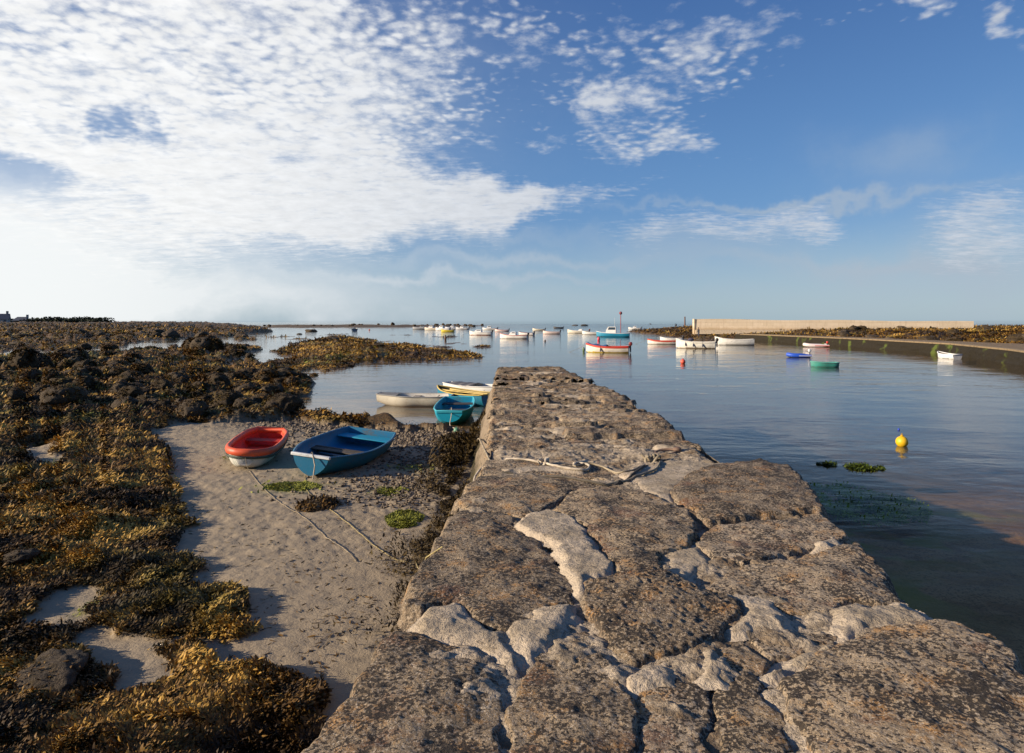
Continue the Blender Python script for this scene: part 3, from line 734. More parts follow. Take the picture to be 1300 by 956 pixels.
# mortar bed between the stones
ys = np.concatenate([np.arange(-2.5, 2.0, .08), np.geomspace(2.0, 24.15, 1100)])
ts = np.linspace(0, 1, 240)
Yb = np.repeat(ys[:, None], len(ts), 1); Xb = (XL(ys) + .06)[:, None] + ts[None, :] * (XR(ys) - XL(ys) - .14)[:, None]
Zb = ZP - .018 + (fbm(Xb * 3.2, Yb * 3.2, 71, 5) - .5) * .11 + (fbm(Xb * 15, Yb * 15, 73, 5, .65) - .5) * .045
edge = np.minimum(ts, 1 - ts)[None, :] * 2.8
Zb = Zb - .020 * sstep(8.2, 9.2, Yb)
Zb = Zb - .06 * (1 - sstep(0, .14, edge))
np_mesh('mortar_bed', np.stack([Xb.ravel(), Yb.ravel(), Zb.ravel()], 1), grid_faces(*Xb.shape), BED, pier)
# battered sides and the end
PWALL = wall_mat('pier_masonry', (0.27, 0.21, 0.145), (0.035, 0.027, 0.012), 0.35, 1.0)
def side(name, xtop, xbot):
    ya = np.arange(-2.5, 24.2, .06); q = np.linspace(0, 1, 34)
    Y = np.repeat(ya[:, None], len(q), 1); X = xtop(ya)[:, None] * (1 - q) + xbot(ya)[:, None] * q
    Z = np.repeat((ZP - .05 - q * 3.6)[None, :], len(ya), 0)
    w, i = worley(Y * 1.4, Z * 2.2, 15)
    disp = (i - .5) * .09 + (np.clip(.55 - w, 0, 1)) * .14 + (fbm(Y * 5, Z * 5, 19, 4) - .5) * .10
    disp = disp * np.clip(q * 6, 0.0, 1)
    X = X + disp * (1 if xbot(np.array([5.0]))[0] > 0.8 else -1)
    return np_mesh(name, np.stack([X.ravel(), Y.ravel(), Z.ravel()], 1), grid_faces(*Y.shape), PWALL, pier)
side('side_wall', lambda y: XL(y) + .05, lambda y: XL(y) - .95)
side('side_wall', lambda y: XR(y) - .06, lambda y: XR(y) + .55)
xa = np.linspace(0, 1, 60); q = np.linspace(0, 1, 34)
X0, X1 = float(XL(24.2)), float(XR(24.2))
Xe = (X0 - .95 * q)[None, :] * (1 - xa)[:, None] + (X1 + .55 * q)[None, :] * xa[:, None]
Ze = np.repeat((ZP - .05 - q * 3.6)[None, :], 60, 0); Ye = 24.15 + .35 * q[None, :] + (fbm(Xe * 4, Ze * 4, 23, 4) - .5) * .14
np_mesh('end_wall', np.stack([Xe.ravel(), Ye.ravel(), Ze.ravel()], 1), grid_faces(*Xe.shape), PWALL, pier)

# ------------------------------------------------------------------ seaweed
def weed_mat(name, dark, mid, light, rough=0.45, olive=False):
    m, g, out = material(name)
    a = g.attr('tone')
    c = g.mix(g.ramp(a, 0.0, 0.5), dark, mid); c = g.mix(g.ramp(a, 0.55, 1.0), c, light)
    if olive: c = g.mix(g.math('MULTIPLY', g.ramp(g.noise(g.new('ShaderNodeNewGeometry').outputs['Position'], .33, 4, .6), .50, .64), .65), c, g.mix(a, (.03, .026, .008), (.20, .18, .045)))
    b = principled(g, out, c, rough, None, 0.18)
    return m

def fronds(name, X, Y, Z, size, tone, mat, lie=0.28, wid=0.17, spread=.35):
    """many small curled blades, three faces each, as one mesh"""
    n = len(X)
    az = fbm(X * 1.7 / np.clip(Y / 12, 1, 8), Y * 1.7 / np.clip(Y / 12, 1, 8), 601, 3) * 16 + RNG.normal(0, .8, n); up = np.clip(RNG.normal(lie, spread, n), -.25, 1.1)
    cu = RNG.uniform(-.9, .5, n) * min(1, spread * 3); tw = RNG.uniform(-.6, .6, n)
    w = size * wid * RNG.uniform(.6, 1.4, n)
    pts = []; x, y, z = X.copy(), Y.copy(), Z.copy(); e = up.copy()
    for k in range(4):
        sx, sy = -np.sin(az + tw * k * .5), np.cos(az + tw * k * .5)
        ww = w * (0.55, 1.0, .85, .25)[k]; tilt = np.sin(tw * 2 + k) * ww * .5
        pts.append(np.stack([x - sx * ww, y - sy * ww, z - tilt], 1)); pts.append(np.stack([x + sx * ww, y + sy * ww, z + tilt], 1))
        st = size / 3
        x = x + np.cos(az) * np.cos(e) * st; y = y + np.sin(az) * np.cos(e) * st; z = z + np.sin(e) * st
        e = e + cu * .7; az = az + tw * .5
    V = np.stack(pts, 1).reshape(-1, 3); b = (np.arange(n) * 8)[:, None]
    q = np.array([[0, 1, 3, 2], [2, 3, 5, 4], [4, 5, 7, 6]])
    Fq = (b[:, None, :] + q[None, :, :].reshape(1, 3, 4)).reshape(-1, 4)
    return np_mesh(name, V, Fq, mat, smooth=True, attrs={'tone': np.repeat(tone, 8)})

def sample(n, u0, u1, v0, v1, z=.2):
    u = RNG.uniform(u0, u1, n); v = RNG.uniform(v0, v1, n)
    D = (CZ - z) * F / (v - V0); return (u - U0) / F * D, D

BROWN = weed_mat('brown_wrack', (0.030, 0.017, 0.006), (0.15, 0.080, 0.019), (0.46, 0.27, 0.055), .62, True)
X, Y = sample(700000, -190, 470, 474, 1060)
k = gmask(GW, X, Y) * (gmask(GP, X, Y) < .6); keep = (RNG.uniform(0, 1, len(X)) < k ** 1.5) & (Y < 40) & (gz(X, Y) > 0.0)
X, Y = X[keep], Y[keep]; Z = gz(X, Y)
cl = fbm(X * 1.1, Y * 1.1, 201, 4); fi = fbm(X * 5, Y * 5, 203, 3)
size = 1.35 * np.clip(0.0044 * Y, .032, .14) * RNG.uniform(.6, 1.5, len(X))
Z = Z + fi * .05 + RNG.uniform(-.03, .03, len(X))
tone = np.clip(RNG.normal(.46, .2, len(X)) + (cl - .5) * 2.2 + (fi - .5) * 1.0, 0, 1)
parts_ = [(X, Y, Z, size, tone)]
for (n_, a0, a1, b0, b1) in ((210000, -190, 660, 419, 482), (130000, 770, 1420, 416, 452)):
    X, Y = sample(n_, a0, a1, b0, b1); k = gmask(GW, X, Y); zz_ = gz(X, Y); keep = (RNG.uniform(0, 1, len(X)) < k ** 1.5) & (zz_ > 0.02) & (Y > 38) & (Y < 260)
    X, Y, Z = X[keep], Y[keep], zz_[keep]; cl = fbm(X * .25, Y * .12, 231, 4); fi = fbm(X * 1.1, Y * .6, 233, 3)
    size = np.clip(0.0034 * Y, .16, .6) * RNG.uniform(.6, 1.5, len(X)); tone = np.clip(RNG.normal(.52, .2, len(X)) + (X > 20) * -.16 + (cl - .5) * 2.2 + (fi - .5) * 1.2, 0, 1)
    parts_.append((X, Y, Z + RNG.uniform(-.05, .12, len(X)) * size, size, tone))
X, Y, Z, size, tone = [np.concatenate(q_) for q_ in zip(*parts_)]
wr = fronds('seaweed', X, Y, Z, size, tone, BROWN)
tag(wr, 'thick mats of brown and golden wrack over the reef flat', 'seaweed', kind='stuff')
# darker weed against the foot of the pier, lying over the stony ground
X = RNG.uniform(-2.2, -.75, 60000); Y = RNG.uniform(4.2, 19.5, 60000)
foot = XL(Y) - .68
pr = np.exp(-((X - foot) / .42) ** 2) * sstep(5.8, 8.0, Y) * (.45 + .55 * sstep(7, 10, Y)) * sstep(.42, .54, fbm(X * 1.2, Y * .8, 207, 4))
keep = RNG.uniform(0, 1, len(X)) < pr * 1.2
X, Y = X[keep], Y[keep]
foot = foot[keep]; fw = fronds('pier_foot_weed', X, Y, np.maximum(gz(X, Y), np.where(X > foot, (X - foot) * 1.4, 0)) + RNG.uniform(0, .10, len(X)), np.clip(.0062 * Y, .05, .13) * RNG.uniform(.6, 1.4, len(X)), np.clip(RNG.normal(.25, .2, len(X)), 0, 1), weed_mat('dark_wrack', (0.03, 0.02, 0.008), (0.09, 0.06, 0.021), (0.18, 0.135, 0.05), .6), .5)
tag(fw, 'dark weed hanging along the foot of the pier', 'seaweed', kind='stuff')
# green weed
GRN = weed_mat('green_weed', (0.075, 0.085, 0.012), (0.20, 0.21, 0.03), (0.36, 0.36, 0.08), .7)
X, Y = sample(60000, -60, 640, 440, 900); k = np.clip(gmask(GG, X, Y), 0, 1); keep = (RNG.uniform(0, 1, len(X)) < k * .8) & (gz(X, Y) > -.02)
X, Y = X[keep], Y[keep]
ga = fronds('green_algae', X, Y, gz(X, Y) + RNG.uniform(0, .03, len(X)), np.clip(.008 * Y, .04, .4) * RNG.uniform(.6, 1.3, len(X)), np.clip(RNG.normal(.5, .22, len(X)), 0, 1), GRN, .15)
tag(ga, 'bright green algae lying in patches on sand and weed', 'algae', kind='stuff')
# scraps on the sand
X, Y = sample(5200, 210, 640, 540, 1000); keep = (gmask(GW, X, Y) < .2) & (X < XL(Y) - 1.1) & (RNG.uniform(0, 1, len(X)) < .25 + .75 * (fbm(X * 1.3, Y * 1.3, 211, 3) > .52))
X, Y = X[keep], Y[keep]
scr = fronds('seaweed_scraps', X, Y, gz(X, Y) + .004, RNG.uniform(.02, .09, len(X)), np.clip(RNG.normal(.2, .15, len(X)), 0, 1), BROWN, .06, .10, .05)
tag(scr, 'thin scraps of dead weed strewn on the sand', 'seaweed', kind='stuff')

def clump(name, u, v, z, rx, ry, hgt, n, mat, label, tone, lie=.5):
    px, py = P(u, v, z); a = RNG.uniform(0, 2 * math.pi, n); r = np.sqrt(RNG.uniform(0, 1, n)); X = px + rx * r * np.cos(a); Y = py + ry * r * np.sin(a)
    keep = fbm(X * 4, Y * 4, 301, 3) > .30
    X, Y, r = X[keep], Y[keep], r[keep]
    Z = gz(X, Y) + (1 - r ** 2) * hgt * RNG.uniform(.2, 1, len(X))
    o = fronds(name, X, Y, Z, np.full(len(X), .034 if mat is GRN else .07) * RNG.uniform(.5, 1.3, len(X)), np.clip(RNG.normal(tone, .2, len(X)), 0, 1), mat, lie)
    me = o.data; V = np.zeros(len(me.vertices) * 3, np.float32); me.vertices.foreach_get('co', V); V = V.reshape(-1, 3) - np.array([px, py, float(gz(px, py)[0])], np.float32)
    me.vertices.foreach_set('co', V.ravel()); o.location = (px, py, float(gz(px, py)[0]))
    return tag(o, label, 'seaweed')
clump('seaweed_clump', 404, 641, .18, .36, .42, .10, 900, BROWN, 'dark brown weed heap caught on the blue dinghy\'s painter', .18)
clump('seaweed_clump', 514, 655, .16, .30, .46, .05, 9000, GRN, 'mossy green weed lump on sand close to the pier foot', .5, .12)
clump('seaweed_clump', 372, 618, .18, .52, .34, .05, 5000, GRN, 'flat yellow green weed patch in front of the blue dinghy', .62, .3)
clump('seaweed_clump', 497, 621, .18, .30, .28, .03, 2000, GRN, 'thin green weed smear right of the blue dinghy on pebbly sand', .6, .2)

for u_, v_, rx_, ry_, n_, lab_ in ((1097, 594, .42, .30, 3500, 'dark green weed tangle floating between pier and yellow buoy'), (1050, 590, .20, .25, 1200, 'small dark green weed tuft floating nearest the pier'), (1085, 632, 1.1, 1.3, 16000, 'wide mossy green weed patch just under the water by the pier')):
    px, py = P(u_, v_, 0); a = RNG.uniform(0, 6.283, n_); q_ = RNG.uniform(0, 1, n_) ** .7; X = rx_ * q_ * np.cos(a); Y = ry_ * q_ * np.sin(a)
    k_ = fbm((X + px) * 3, (Y + py) * 3, 311, 3) > .42; X, Y = X[k_], Y[k_]
    Z = RNG.uniform(-.02, .03, len(X)) if n_ < 5000 else RNG.uniform(-.12, -.02, len(X))
    o = fronds('floating_weed', X, Y, Z, np.full(len(X), .065) * RNG.uniform(.5, 1.5, len(X)), np.clip(RNG.normal(.38, .2 if n_ < 5000 else .08, len(X)), 0, 1), weed_mat('drowned_weed', (.02, .03, .004), (.06, .085, .010), (.16, .2, .03), .6) if n_ < 5000 else weed_mat('bed_algae', (.07, .10, .006), (.15, .21, .014), (.28, .35, .04), .7), .1); o.location = (px, py, 0)
    tag(o, lab_, 'seaweed')

# pebbles
X, Y = sample(17000, 330, 640, 522, 640); pb = gmask(GP, X, Y); keep = (RNG.uniform(0, 1, len(X)) < pb * .55 + .01) & (X < XL(Y) - 1.0)
X, Y = X[keep], Y[keep]; n = len(X); s = RNG.uniform(.02, .065, n) * np.clip(Y / 17, .6, 1.2)
oct_ = np.array([[1, 0, 0], [.3, .95, 0], [-.8, .6, 0], [-.8, -.6, 0], [.3, -.95, 0], [0, 0, .75], [0, 0, -.5]], float)
a = RNG.uniform(0, 6.28, n); ca, sa = np.cos(a), np.sin(a)
ov = oct_[None] * s[:, None, None] * RNG.uniform(.7, 1.3, (n, 7, 1))
V = np.stack([ov[..., 0] * ca[:, None] - ov[..., 1] * sa[:, None] + X[:, None], ov[..., 0] * sa[:, None] + ov[..., 1] * ca[:, None] + Y[:, None], ov[..., 2] + gz(X, Y)[:, None] + .006], -1).reshape(-1, 3)
tf = []
for j in range(5): tf += [[j, (j + 1) % 5, 5], [(j + 1) % 5, j, 6]]
Fq = ((np.arange(n) * 7)[:, None, None] + np.array(tf)[None]).reshape(-1, 3)
pm, g, out = material('pebble_stone'); t_ = g.attr('tone')
principled(g, out, g.mix(t_, (0.07, 0.05, 0.032), (0.22, 0.172, 0.118)), .7, None, .35)
pbo = np_mesh('pebbles', V, Fq, pm, smooth=True, attrs={'tone': np.repeat(RNG.uniform(0, 1, n) ** 1.5, 7)})
tag(pbo, 'wet pebbles and shells along the waterline', 'pebbles', kind='stuff')

# ------------------------------------------------------------------ boulders
def rock_mesh(name, seed, flat=.7):
    import bmesh
    bm = bmesh.new(); bmesh.ops.create_icosphere(bm, subdivisions=4, radius=1.0)
    rs = np.random.default_rng(seed)
    nrm = rs.normal(size=(7, 3)); nrm /= np.linalg.norm(nrm, axis=1)[:, None]; off = rs.uniform(.62, .95, 7)
    from mathutils import noise as mn
    o3 = Vector(rs.uniform(-9, 9, 3))
    for v in bm.verts:
        p = v.co.copy()
        for nn, of in zip(nrm, off):
            dd = p.x * nn[0] + p.y * nn[1] + p.z * nn[2]
            if dd > of: p -= Vector(nn) * (dd - of) * .85
        p *= 1 + .22 * mn.noise(p * 1.6 + o3) + .16 * mn.noise(p * 4.3 + o3) + .10 * mn.noise(p * 11 + o3)
        p.z *= flat
        v.co = p
    me = bpy.data.meshes.new(name); bm.to_mesh(me); bm.free()
    me.polygons.foreach_set('use_smooth', [True] * len(me.polygons))
    return me
def boulder_mat(name, stone_c, weed_c, cover):
    m, g, out = material(name)
    tc = g.new('ShaderNodeTexCoord').outputs['Object']; pos = g.new('ShaderNodeNewGeometry').outputs['Position']
    n = g.noise(tc, 2.2, 5, .65); f = g.noise(pos, 14, 5, .75)
    c = g.mix(f, tuple(x * .5 for x in stone_c), tuple(x * 1.3 for x in stone_c))
    wc = g.mix(g.ramp(f, .4, .62), weed_c, tuple(x * 2.6 for x in weed_c))
    wc = g.mix(g.math('MULTIPLY', g.ramp(n, .55, .7), .6), wc, (.15, .085, .022))
    c = g.mix(g.ramp(n, cover - .06, cover + .08), wc, c)
    principled(g, out, c, .8, g.bump(f, 1.0, .14), .2)
    return m
RM = [boulder_mat('boulder_weed', (.085, .062, .04), (.034, .023, .010), .52), boulder_mat('boulder_bare', (.11, .083, .055), (.036, .025, .012), .42)]
RK = [rock_mesh('boulder', 40 + i, (.62, .75, .85, .55)[i % 4]) for i in range(8)]
for i, me in enumerate(RK): me.materials.append(RM[0 if i % 3 else 1])
rr = random.Random(3)
SHAG = []
def put_rock(x, y, s, label, group, sz=1.0, sink=.35, mesh=None, name='boulder', cat='boulder'):
    me = mesh or rr.choice(RK)
    o = bpy.data.objects.new(name, me); COL.objects.link(o)
    o.scale = (s * rr.uniform(.85, 1.3), s * rr.uniform(.8, 1.1), s * sz * rr.uniform(.75, 1.1))
    o.rotation_euler = (rr.uniform(-.25, .25), rr.uniform(-.25, .25), rr.uniform(0, 6.28))
    z = float(gz(x, y)[0]); zmin = min(c[2] for c in me.vertices[0:1] and [v.co for v in me.vertices]) * o.scale[2]
    o.location = (x, y, max(z, -.15) + o.scale[2] * .62 * (1 - 2 * sink) )
    if x < 1 and y < 75: SHAG.append((o.location.copy(), o.scale.copy(), max(c.co[2] for c in me.vertices)))
    return tag(o, label, cat, group)
# (u, v at its foot, width in px): rocks that can be told apart
HERO = [(75, 520, 44, 'big square brown rock, larger of two side by side in the weed'), (103, 503, 30, 'dark rock leaning behind the big square brown rock'), (62, 497, 26, 'small black rock left behind the big square brown rock'),
        (160, 513, 26, 'pointed brown rock above the bright green algae patch'), (240, 533, 36, 'black weedy boulder at the top edge of the sand'), (205, 522, 24, 'low dark boulder between green algae and sand edge'),
        (285, 523, 40, 'broad black boulder heap nearest the sand, behind the red dinghy'), (330, 520, 26, 'grey topped boulder at the reef edge beside the shallow water'), (355, 525, 44, 'weed fringed boulder where sand and shallow water meet'),
        (245, 446, 26, 'tall dark rock standing beside the bright tide pool'), (262, 449, 34, 'long flat dark rock touching the tide pool'), (360, 471, 14, 'small round rock alone in the shallow water'), (396, 474, 9, 'tiny dark rock awash beside the middle reef'),
        (30, 474, 40, 'wide dark boulder low in the weed below the pale algae strip'), (150, 508, 22, 'squat brown boulder beside the pointed brown rock')]
for u, v, w, lab in HERO:
    x, y = P(u, v, .15); put_rock(x, y + .2, w / F * y * .5, lab, None, sz=1.15, sink=.25)
placed = []
for (n, u0, u1, v0, v1, w0, w1, lab, grp) in (
    (70, 160, 385, 478, 527, 16, 30, 'round black weedy boulder packed in the boulder bank behind the sand', 'boulders packed at the reef edge'),
    (46, -60, 170, 455, 520, 14, 34, 'dark weed grown boulder lying among the wrack of the inner reef', 'boulders lying in the inner reef'),
    (60, -40, 345, 425, 462, 8, 20, 'low dark rock on the outer reef flat among the pools', 'rocks on the outer reef flat'),
    (3, -80, 120, 560, 640, 10, 16, 'small weed smothered stone in the thick wrack near the pier side beach', 'stones under the thick wrack')):
    c = 0
    for _ in range(n * 12):
        if c >= n: break
        u, v = rr.uniform(u0, u1), rr.uniform(v0, v1); x, y = P(u, v, .15)
        if float(gmask(GW, np.array([x]), np.array([y]))[0]) < .6 or float(gz(x, y)[0]) < -.02: continue
        w = rr.uniform(w0, w1) / F * y * .5
        if any((x - a) ** 2 + (y - b) ** 2 < (w + q) ** 2 * .7 for a, b, q in placed): continue
        placed.append((x, y, w)); put_rock(x, y, w, lab, grp, sz=1.0 if v1 > 500 else .8, sink=.3); c += 1
for (u, v, w, h) in ((405, 437, 9, 1), (424, 432, 22, 1), (396, 420, 16, 1), (480, 440, 16, .8), (497, 441, 10, .9), (548, 456, 14, .5), (440, 460, 14, .6), (525, 440, 8, .8), (380, 423, 7, 1)):
    x, y = P(u, v, .3); put_rock(x, y, w / F * y * .5, 'dark rock hump on the weedy middle reef', 'rocks on the middle reef', sz=.7 * h, sink=.35)
for i in range(44):
    u = rr.uniform(330, 615) if i % 3 else rr.uniform(530, 600); v = rr.uniform(412.9, 415.2); x, y = P(u, v)
    put_rock(x, y, rr.uniform(2, 5) / F * y * .5, 'far black rock in the line of rocks under the horizon', 'rocks along the outer bar', sz=rr.uniform(.7, 1.3), sink=.2, name='rock', cat='rock')
for u, v, w, lab in ((730, 413.3, 7, 'far black skerry off the bay mouth, shorter of the pair'), (742, 413.6, 11, 'far black skerry off the bay mouth, longer of the pair'), (826, 411.6, 4, 'tiny far skerry left of the wooden post')):
    x, y = P(u, v); put_rock(x, y, w / F * y * .5, lab, None, sz=.4, sink=.2, name='rock', cat='rock')
x, y = P(60, 868, .2); put_rock(x, y, .30, 'flat brown stone half buried in wrack at the bottom of the beach', None, sz=.6, sink=.3, mesh=RK[0])
x, y = P(25, 712, .3); put_rock(x, y, .22, 'pale sandy boulder rising out of thick golden wrack', None, sz=.9, sink=.3, mesh=RK[3])
for i in range(30):
    t = rr.uniform(0, 1); y = 60 + 75 * t; x = rr.uniform(50, 58 + 30 * t)
    put_rock(x, y, rr.uniform(.5, 1.2), 'weed covered rock on the bank below the long wall', 'rocks below the breakwater wall', sz=.7, sink=.3, name='rock', cat='rock')

XS, YS, ZS, SS = [], [], [], []
for loc_, sc_, zt_ in SHAG:
    n_ = int(np.clip(2200 * sc_[0] * sc_[1], 160, 3000)); a_ = RNG.uniform(0, 6.283, n_); e_ = np.arcsin(RNG.uniform(-.1, 1, n_))
    k_ = fbm(np.cos(a_) * np.cos(e_) * 2 + loc_[0] * 3, np.sin(a_) * np.cos(e_) * 2 + loc_[1] * 3, 501, 3) > .40
    a_, e_ = a_[k_], e_[k_]
    XS.append(loc_[0] + sc_[0] * .96 * np.cos(a_) * np.cos(e_)); YS.append(loc_[1] + sc_[1] * .96 * np.sin(a_) * np.cos(e_)); ZS.append(loc_[2] + sc_[2] * zt_ * .97 * np.sin(e_)); SS.append(np.full(len(a_), float(np.clip(.0045 * loc_[1], .045, .22))))
XS, YS, ZS, SS = [np.concatenate(q_) for q_ in (XS, YS, ZS, SS)]
sh_ = fronds('boulder_weed', XS, YS, ZS, SS * RNG.uniform(.6, 1.4, len(XS)), np.clip(RNG.normal(.32, .18, len(XS)) + (fbm(XS * .6, YS * .6, 503, 3) - .5), 0, 1), BROWN, -.2)
tag(sh_, 'short brown weed growing over the reef boulders', 'seaweed', kind='stuff')

# ------------------------------------------------------------------ breakwater, quay, houses
def render_wall():
    m, g, out = material('render_wall')
    pos = g.new('ShaderNodeNewGeometry').outputs['Position']; sp = g.new('ShaderNodeSeparateXYZ', {0: pos})
    bv = g.new('ShaderNodeCombineXYZ', {0: sp.outputs[0], 1: sp.outputs[2], 2: 0.0}).outputs[0]
    bk = g.new('ShaderNodeTexBrick', {'Vector': bv, 'Color1': (.64, .53, .39, 1), 'Color2': (.58, .475, .34, 1), 'Mortar': (.50, .40, .28, 1), 'Scale': 1.0, 'Mortar Size': 0.02, 'Mortar Smooth': 0.6, 'Brick Width': 1.9, 'Row Height': 0.62})
    n = g.noise(pos, .9, 6, .7); f = g.noise(g.vmath('MULTIPLY', pos, (3.0, 3.0, .5)), 1.0, 5, .65)
    c = g.mix(g.math('MULTIPLY', g.ramp(f, .5, .68), .22), bk.outputs[0], (.30, .22, .13))
    c = g.mix(g.math('MULTIPLY', g.ramp(g.math('ADD', sp.outputs[2], n), 2.9, 2.3), .6), c, (.36, .255, .14))
    principled(g, out, c, .9, g.bump(g.math('ADD', n, bk.outputs[1]), .6, .05), .2)
    return m
WALL = render_wall()
A, Bq = np.array([36.0, 131.0]), np.array([84.5, 122.0])
br = empty('breakwater_wall', (A[0], A[1], 0)); tag(br, 'long pale rendered breakwater wall beyond the weedy bank', 'wall')
dv = (Bq - A); Lw = float(np.hypot(*dv)); dn = dv / Lw; pn = np.array([dn[1], -dn[0]])
n = 120; t = np.linspace(0, Lw, n)
prof = [(-.0, 1.0), (.0, 1.0), (.1, 3.65), (.75, 3.65), (.9, 1.0)]
rings = []
for tt in t:
    wz = .03 * math.sin(tt * .27)
    rings.append([(dn[0] * tt - pn[0] * o, dn[1] * tt - pn[1] * o, zz + (wz if zz > 2 else 0)) for o, zz in ((0, 1.0), (.06, 2.35), (.1, 3.80 - .45 * tt / Lw + .05 * math.sin(tt * .31)), (.8, 3.80 - .45 * tt / Lw + .05 * math.sin(tt * .31)), (.95, 1.0))])
mb = MB(); mb.loft(rings); mb.build('wall_face', WALL, br, angle=20)
mb = MB(); mb.loft([[(dn[0] * tt + pn[0] * a_, dn[1] * tt + pn[1] * a_, z_) for a_, z_ in ((.02, .9), (.02, 1.70), (1.8, 1.64), (2.0, .9))] for tt in t]); mb.build('apron', paint((0.46, 0.37, 0.26), .9, .5), br)
mb = MB(); mb.box((-.16, .45, 1.9), (.3, 1.0, 3.9)); mb.build('end_pillar', WALL, br, bevel=.04)
QW = wall_mat('quay_masonry', (0.13, 0.095, 0.055), (0.013, 0.010, 0.005), 1.0, 1.5)
DECK = wall_mat('quay_stone', (0.23, 0.165, 0.095), (0.2, 0.14, 0.07), 0.2, 0.6)
qy = empty('quay', (0, 0, 0)); tag(qy, 'low quay with dark weed hung wall and tan stone deck', 'quay')
fl = [(39.5, 120), (41.5, 113), (43.5, 92), (44, 84), (43, 66), (38.5, 52), (35.8, 46), (32.5, 38)]
fy = np.array([p[1] for p in fl][::-1]); fx = np.array([p[0] for p in fl][::-1])
yy = np.arange(38, 120, .5); q = np.linspace(0, 1, 16)
Yq = np.repeat(yy[:, None], 16, 1); Xq = np.interp(yy, fy, fx)[:, None] + (1 - q)[None, :] * .35
Zq = np.repeat((1.05 - q * 1.9)[None, :], len(yy), 0); Xq = Xq - (fbm(Yq * 1.5, Zq * 3, 81, 4) - .4) * .5 * np.clip(q * 4, 0, 1)[None, :]
np_mesh('quay_wall', np.stack([Xq.ravel(), Yq.ravel(), Zq.ravel()], 1), grid_faces(*Yq.shape), QW, qy)
bx = np.interp(yy, [38, 50, 62, 90, 113, 120], [41.5, 44.5, 47.5, 46.5, 42.6, 40.6]); q2 = np.linspace(0, 1, 14)
Xd = (np.interp(yy, fy, fx) + .33)[:, None] * (1 - q2) + bx[:, None] * q2; Yd = np.repeat(yy[:, None], 14, 1)
Zd = 1.06 + .05 * (fbm(Xd * .8, Yd * .8, 83, 4) - .5) + .12 * q2[None, :]
np_mesh('deck', np.stack([Xd.ravel(), Yd.ravel(), Zd.ravel()], 1), grid_faces(*Yd.shape), DECK, qy)
mb = MB()
mb.loft([[(x_ - .02, y_, .98), (x_ - .02, y_, 1.12), (x_ + .5, y_, 1.14), (x_ + .5, y_, .98)] for x_, y_ in [(float(np.interp(y_, fy, fx)) + .28, float(y_)) for y_ in np.arange(38, 119, 1.0)]])
mb.build('coping', paint((0.24, 0.175, 0.10), .9, .9, (.05, .035, .016)), qy)

def house(loc, w, d, h, roof, label, hip, rz):
    o = empty('house', loc, rz); tag(o, label, 'house')
    mb = MB(); mb.box((0, 0, h / 2 - 1), (w, d, h + 2)); wl = mb.build('wall', paint((0.42, 0.40, 0.36), .9, .3), o)
    mb = MB(); e = .3; k = w * .28 if hip else 0
    vs = [(-w / 2 - e, -d / 2 - e, h), (w / 2 + e, -d / 2 - e, h), (w / 2 + e, d / 2 + e, h), (-w / 2 - e, d / 2 + e, h), (-w / 2 - e + k, 0, h + roof), (w / 2 + e - k, 0, h + roof)]
    mb.add(vs, [(0, 1, 5, 4), (2, 3, 4, 5), (0, 4, 3), (1, 2, 5), (3, 2, 1, 0)]); rf = mb.build('roof', paint((0.09, 0.10, 0.125), .7, .3), o, smooth=False)
    mb = MB(); mb.box((w / 2 - .8, 0, h + roof * .9), (.9, .8, roof * .9 + .8)); mb.build('chimney', paint((0.36, 0.32, 0.28), .9, .3), rf, bevel=.03)
    for s_ in (-.25, .25):
        mb = MB(); mb.box((s_ * w, -d / 2 - .02, h * .5), (1.0, .08, 1.1)); mb.build('window', paint((0.06, 0.07, 0.09), .2, .1), o)
    return o
x, y = -.7350 * 330, 330; house((x, y, 2.75), 6.4, 5.5, 1.2, 1.9, 'slate roofed house with hipped roof low on the far shore', True, .35)
x, y = -.7640 * 320, 320; house((x, y, 2.75), 5.5, 5.0, 1.9, 2.6, 'taller dark gabled house at the edge of the far shore', False, .5)
# low far shore scrub between the houses
X = RNG.uniform(-275, -205, 9000); Y = RNG.uniform(322, 345, 9000); env = 1.6 * np.clip(fbm(X * .12, Y * .05, 401, 4) - .34, 0, 1) * 3
sb = fronds('shore_scrub', X, Y, gz(X, Y) + RNG.uniform(0, 1, len(X)) * env, RNG.uniform(.4, .9, len(X)), RNG.uniform(0, .5, len(X)), weed_mat('scrub', (.02, .025, .015), (.045, .055, .03), (.08, .09, .05), .8), .6, .5)
tag(sb, 'low dark scrub along the far shore beside the houses', 'scrub', kind='stuff')

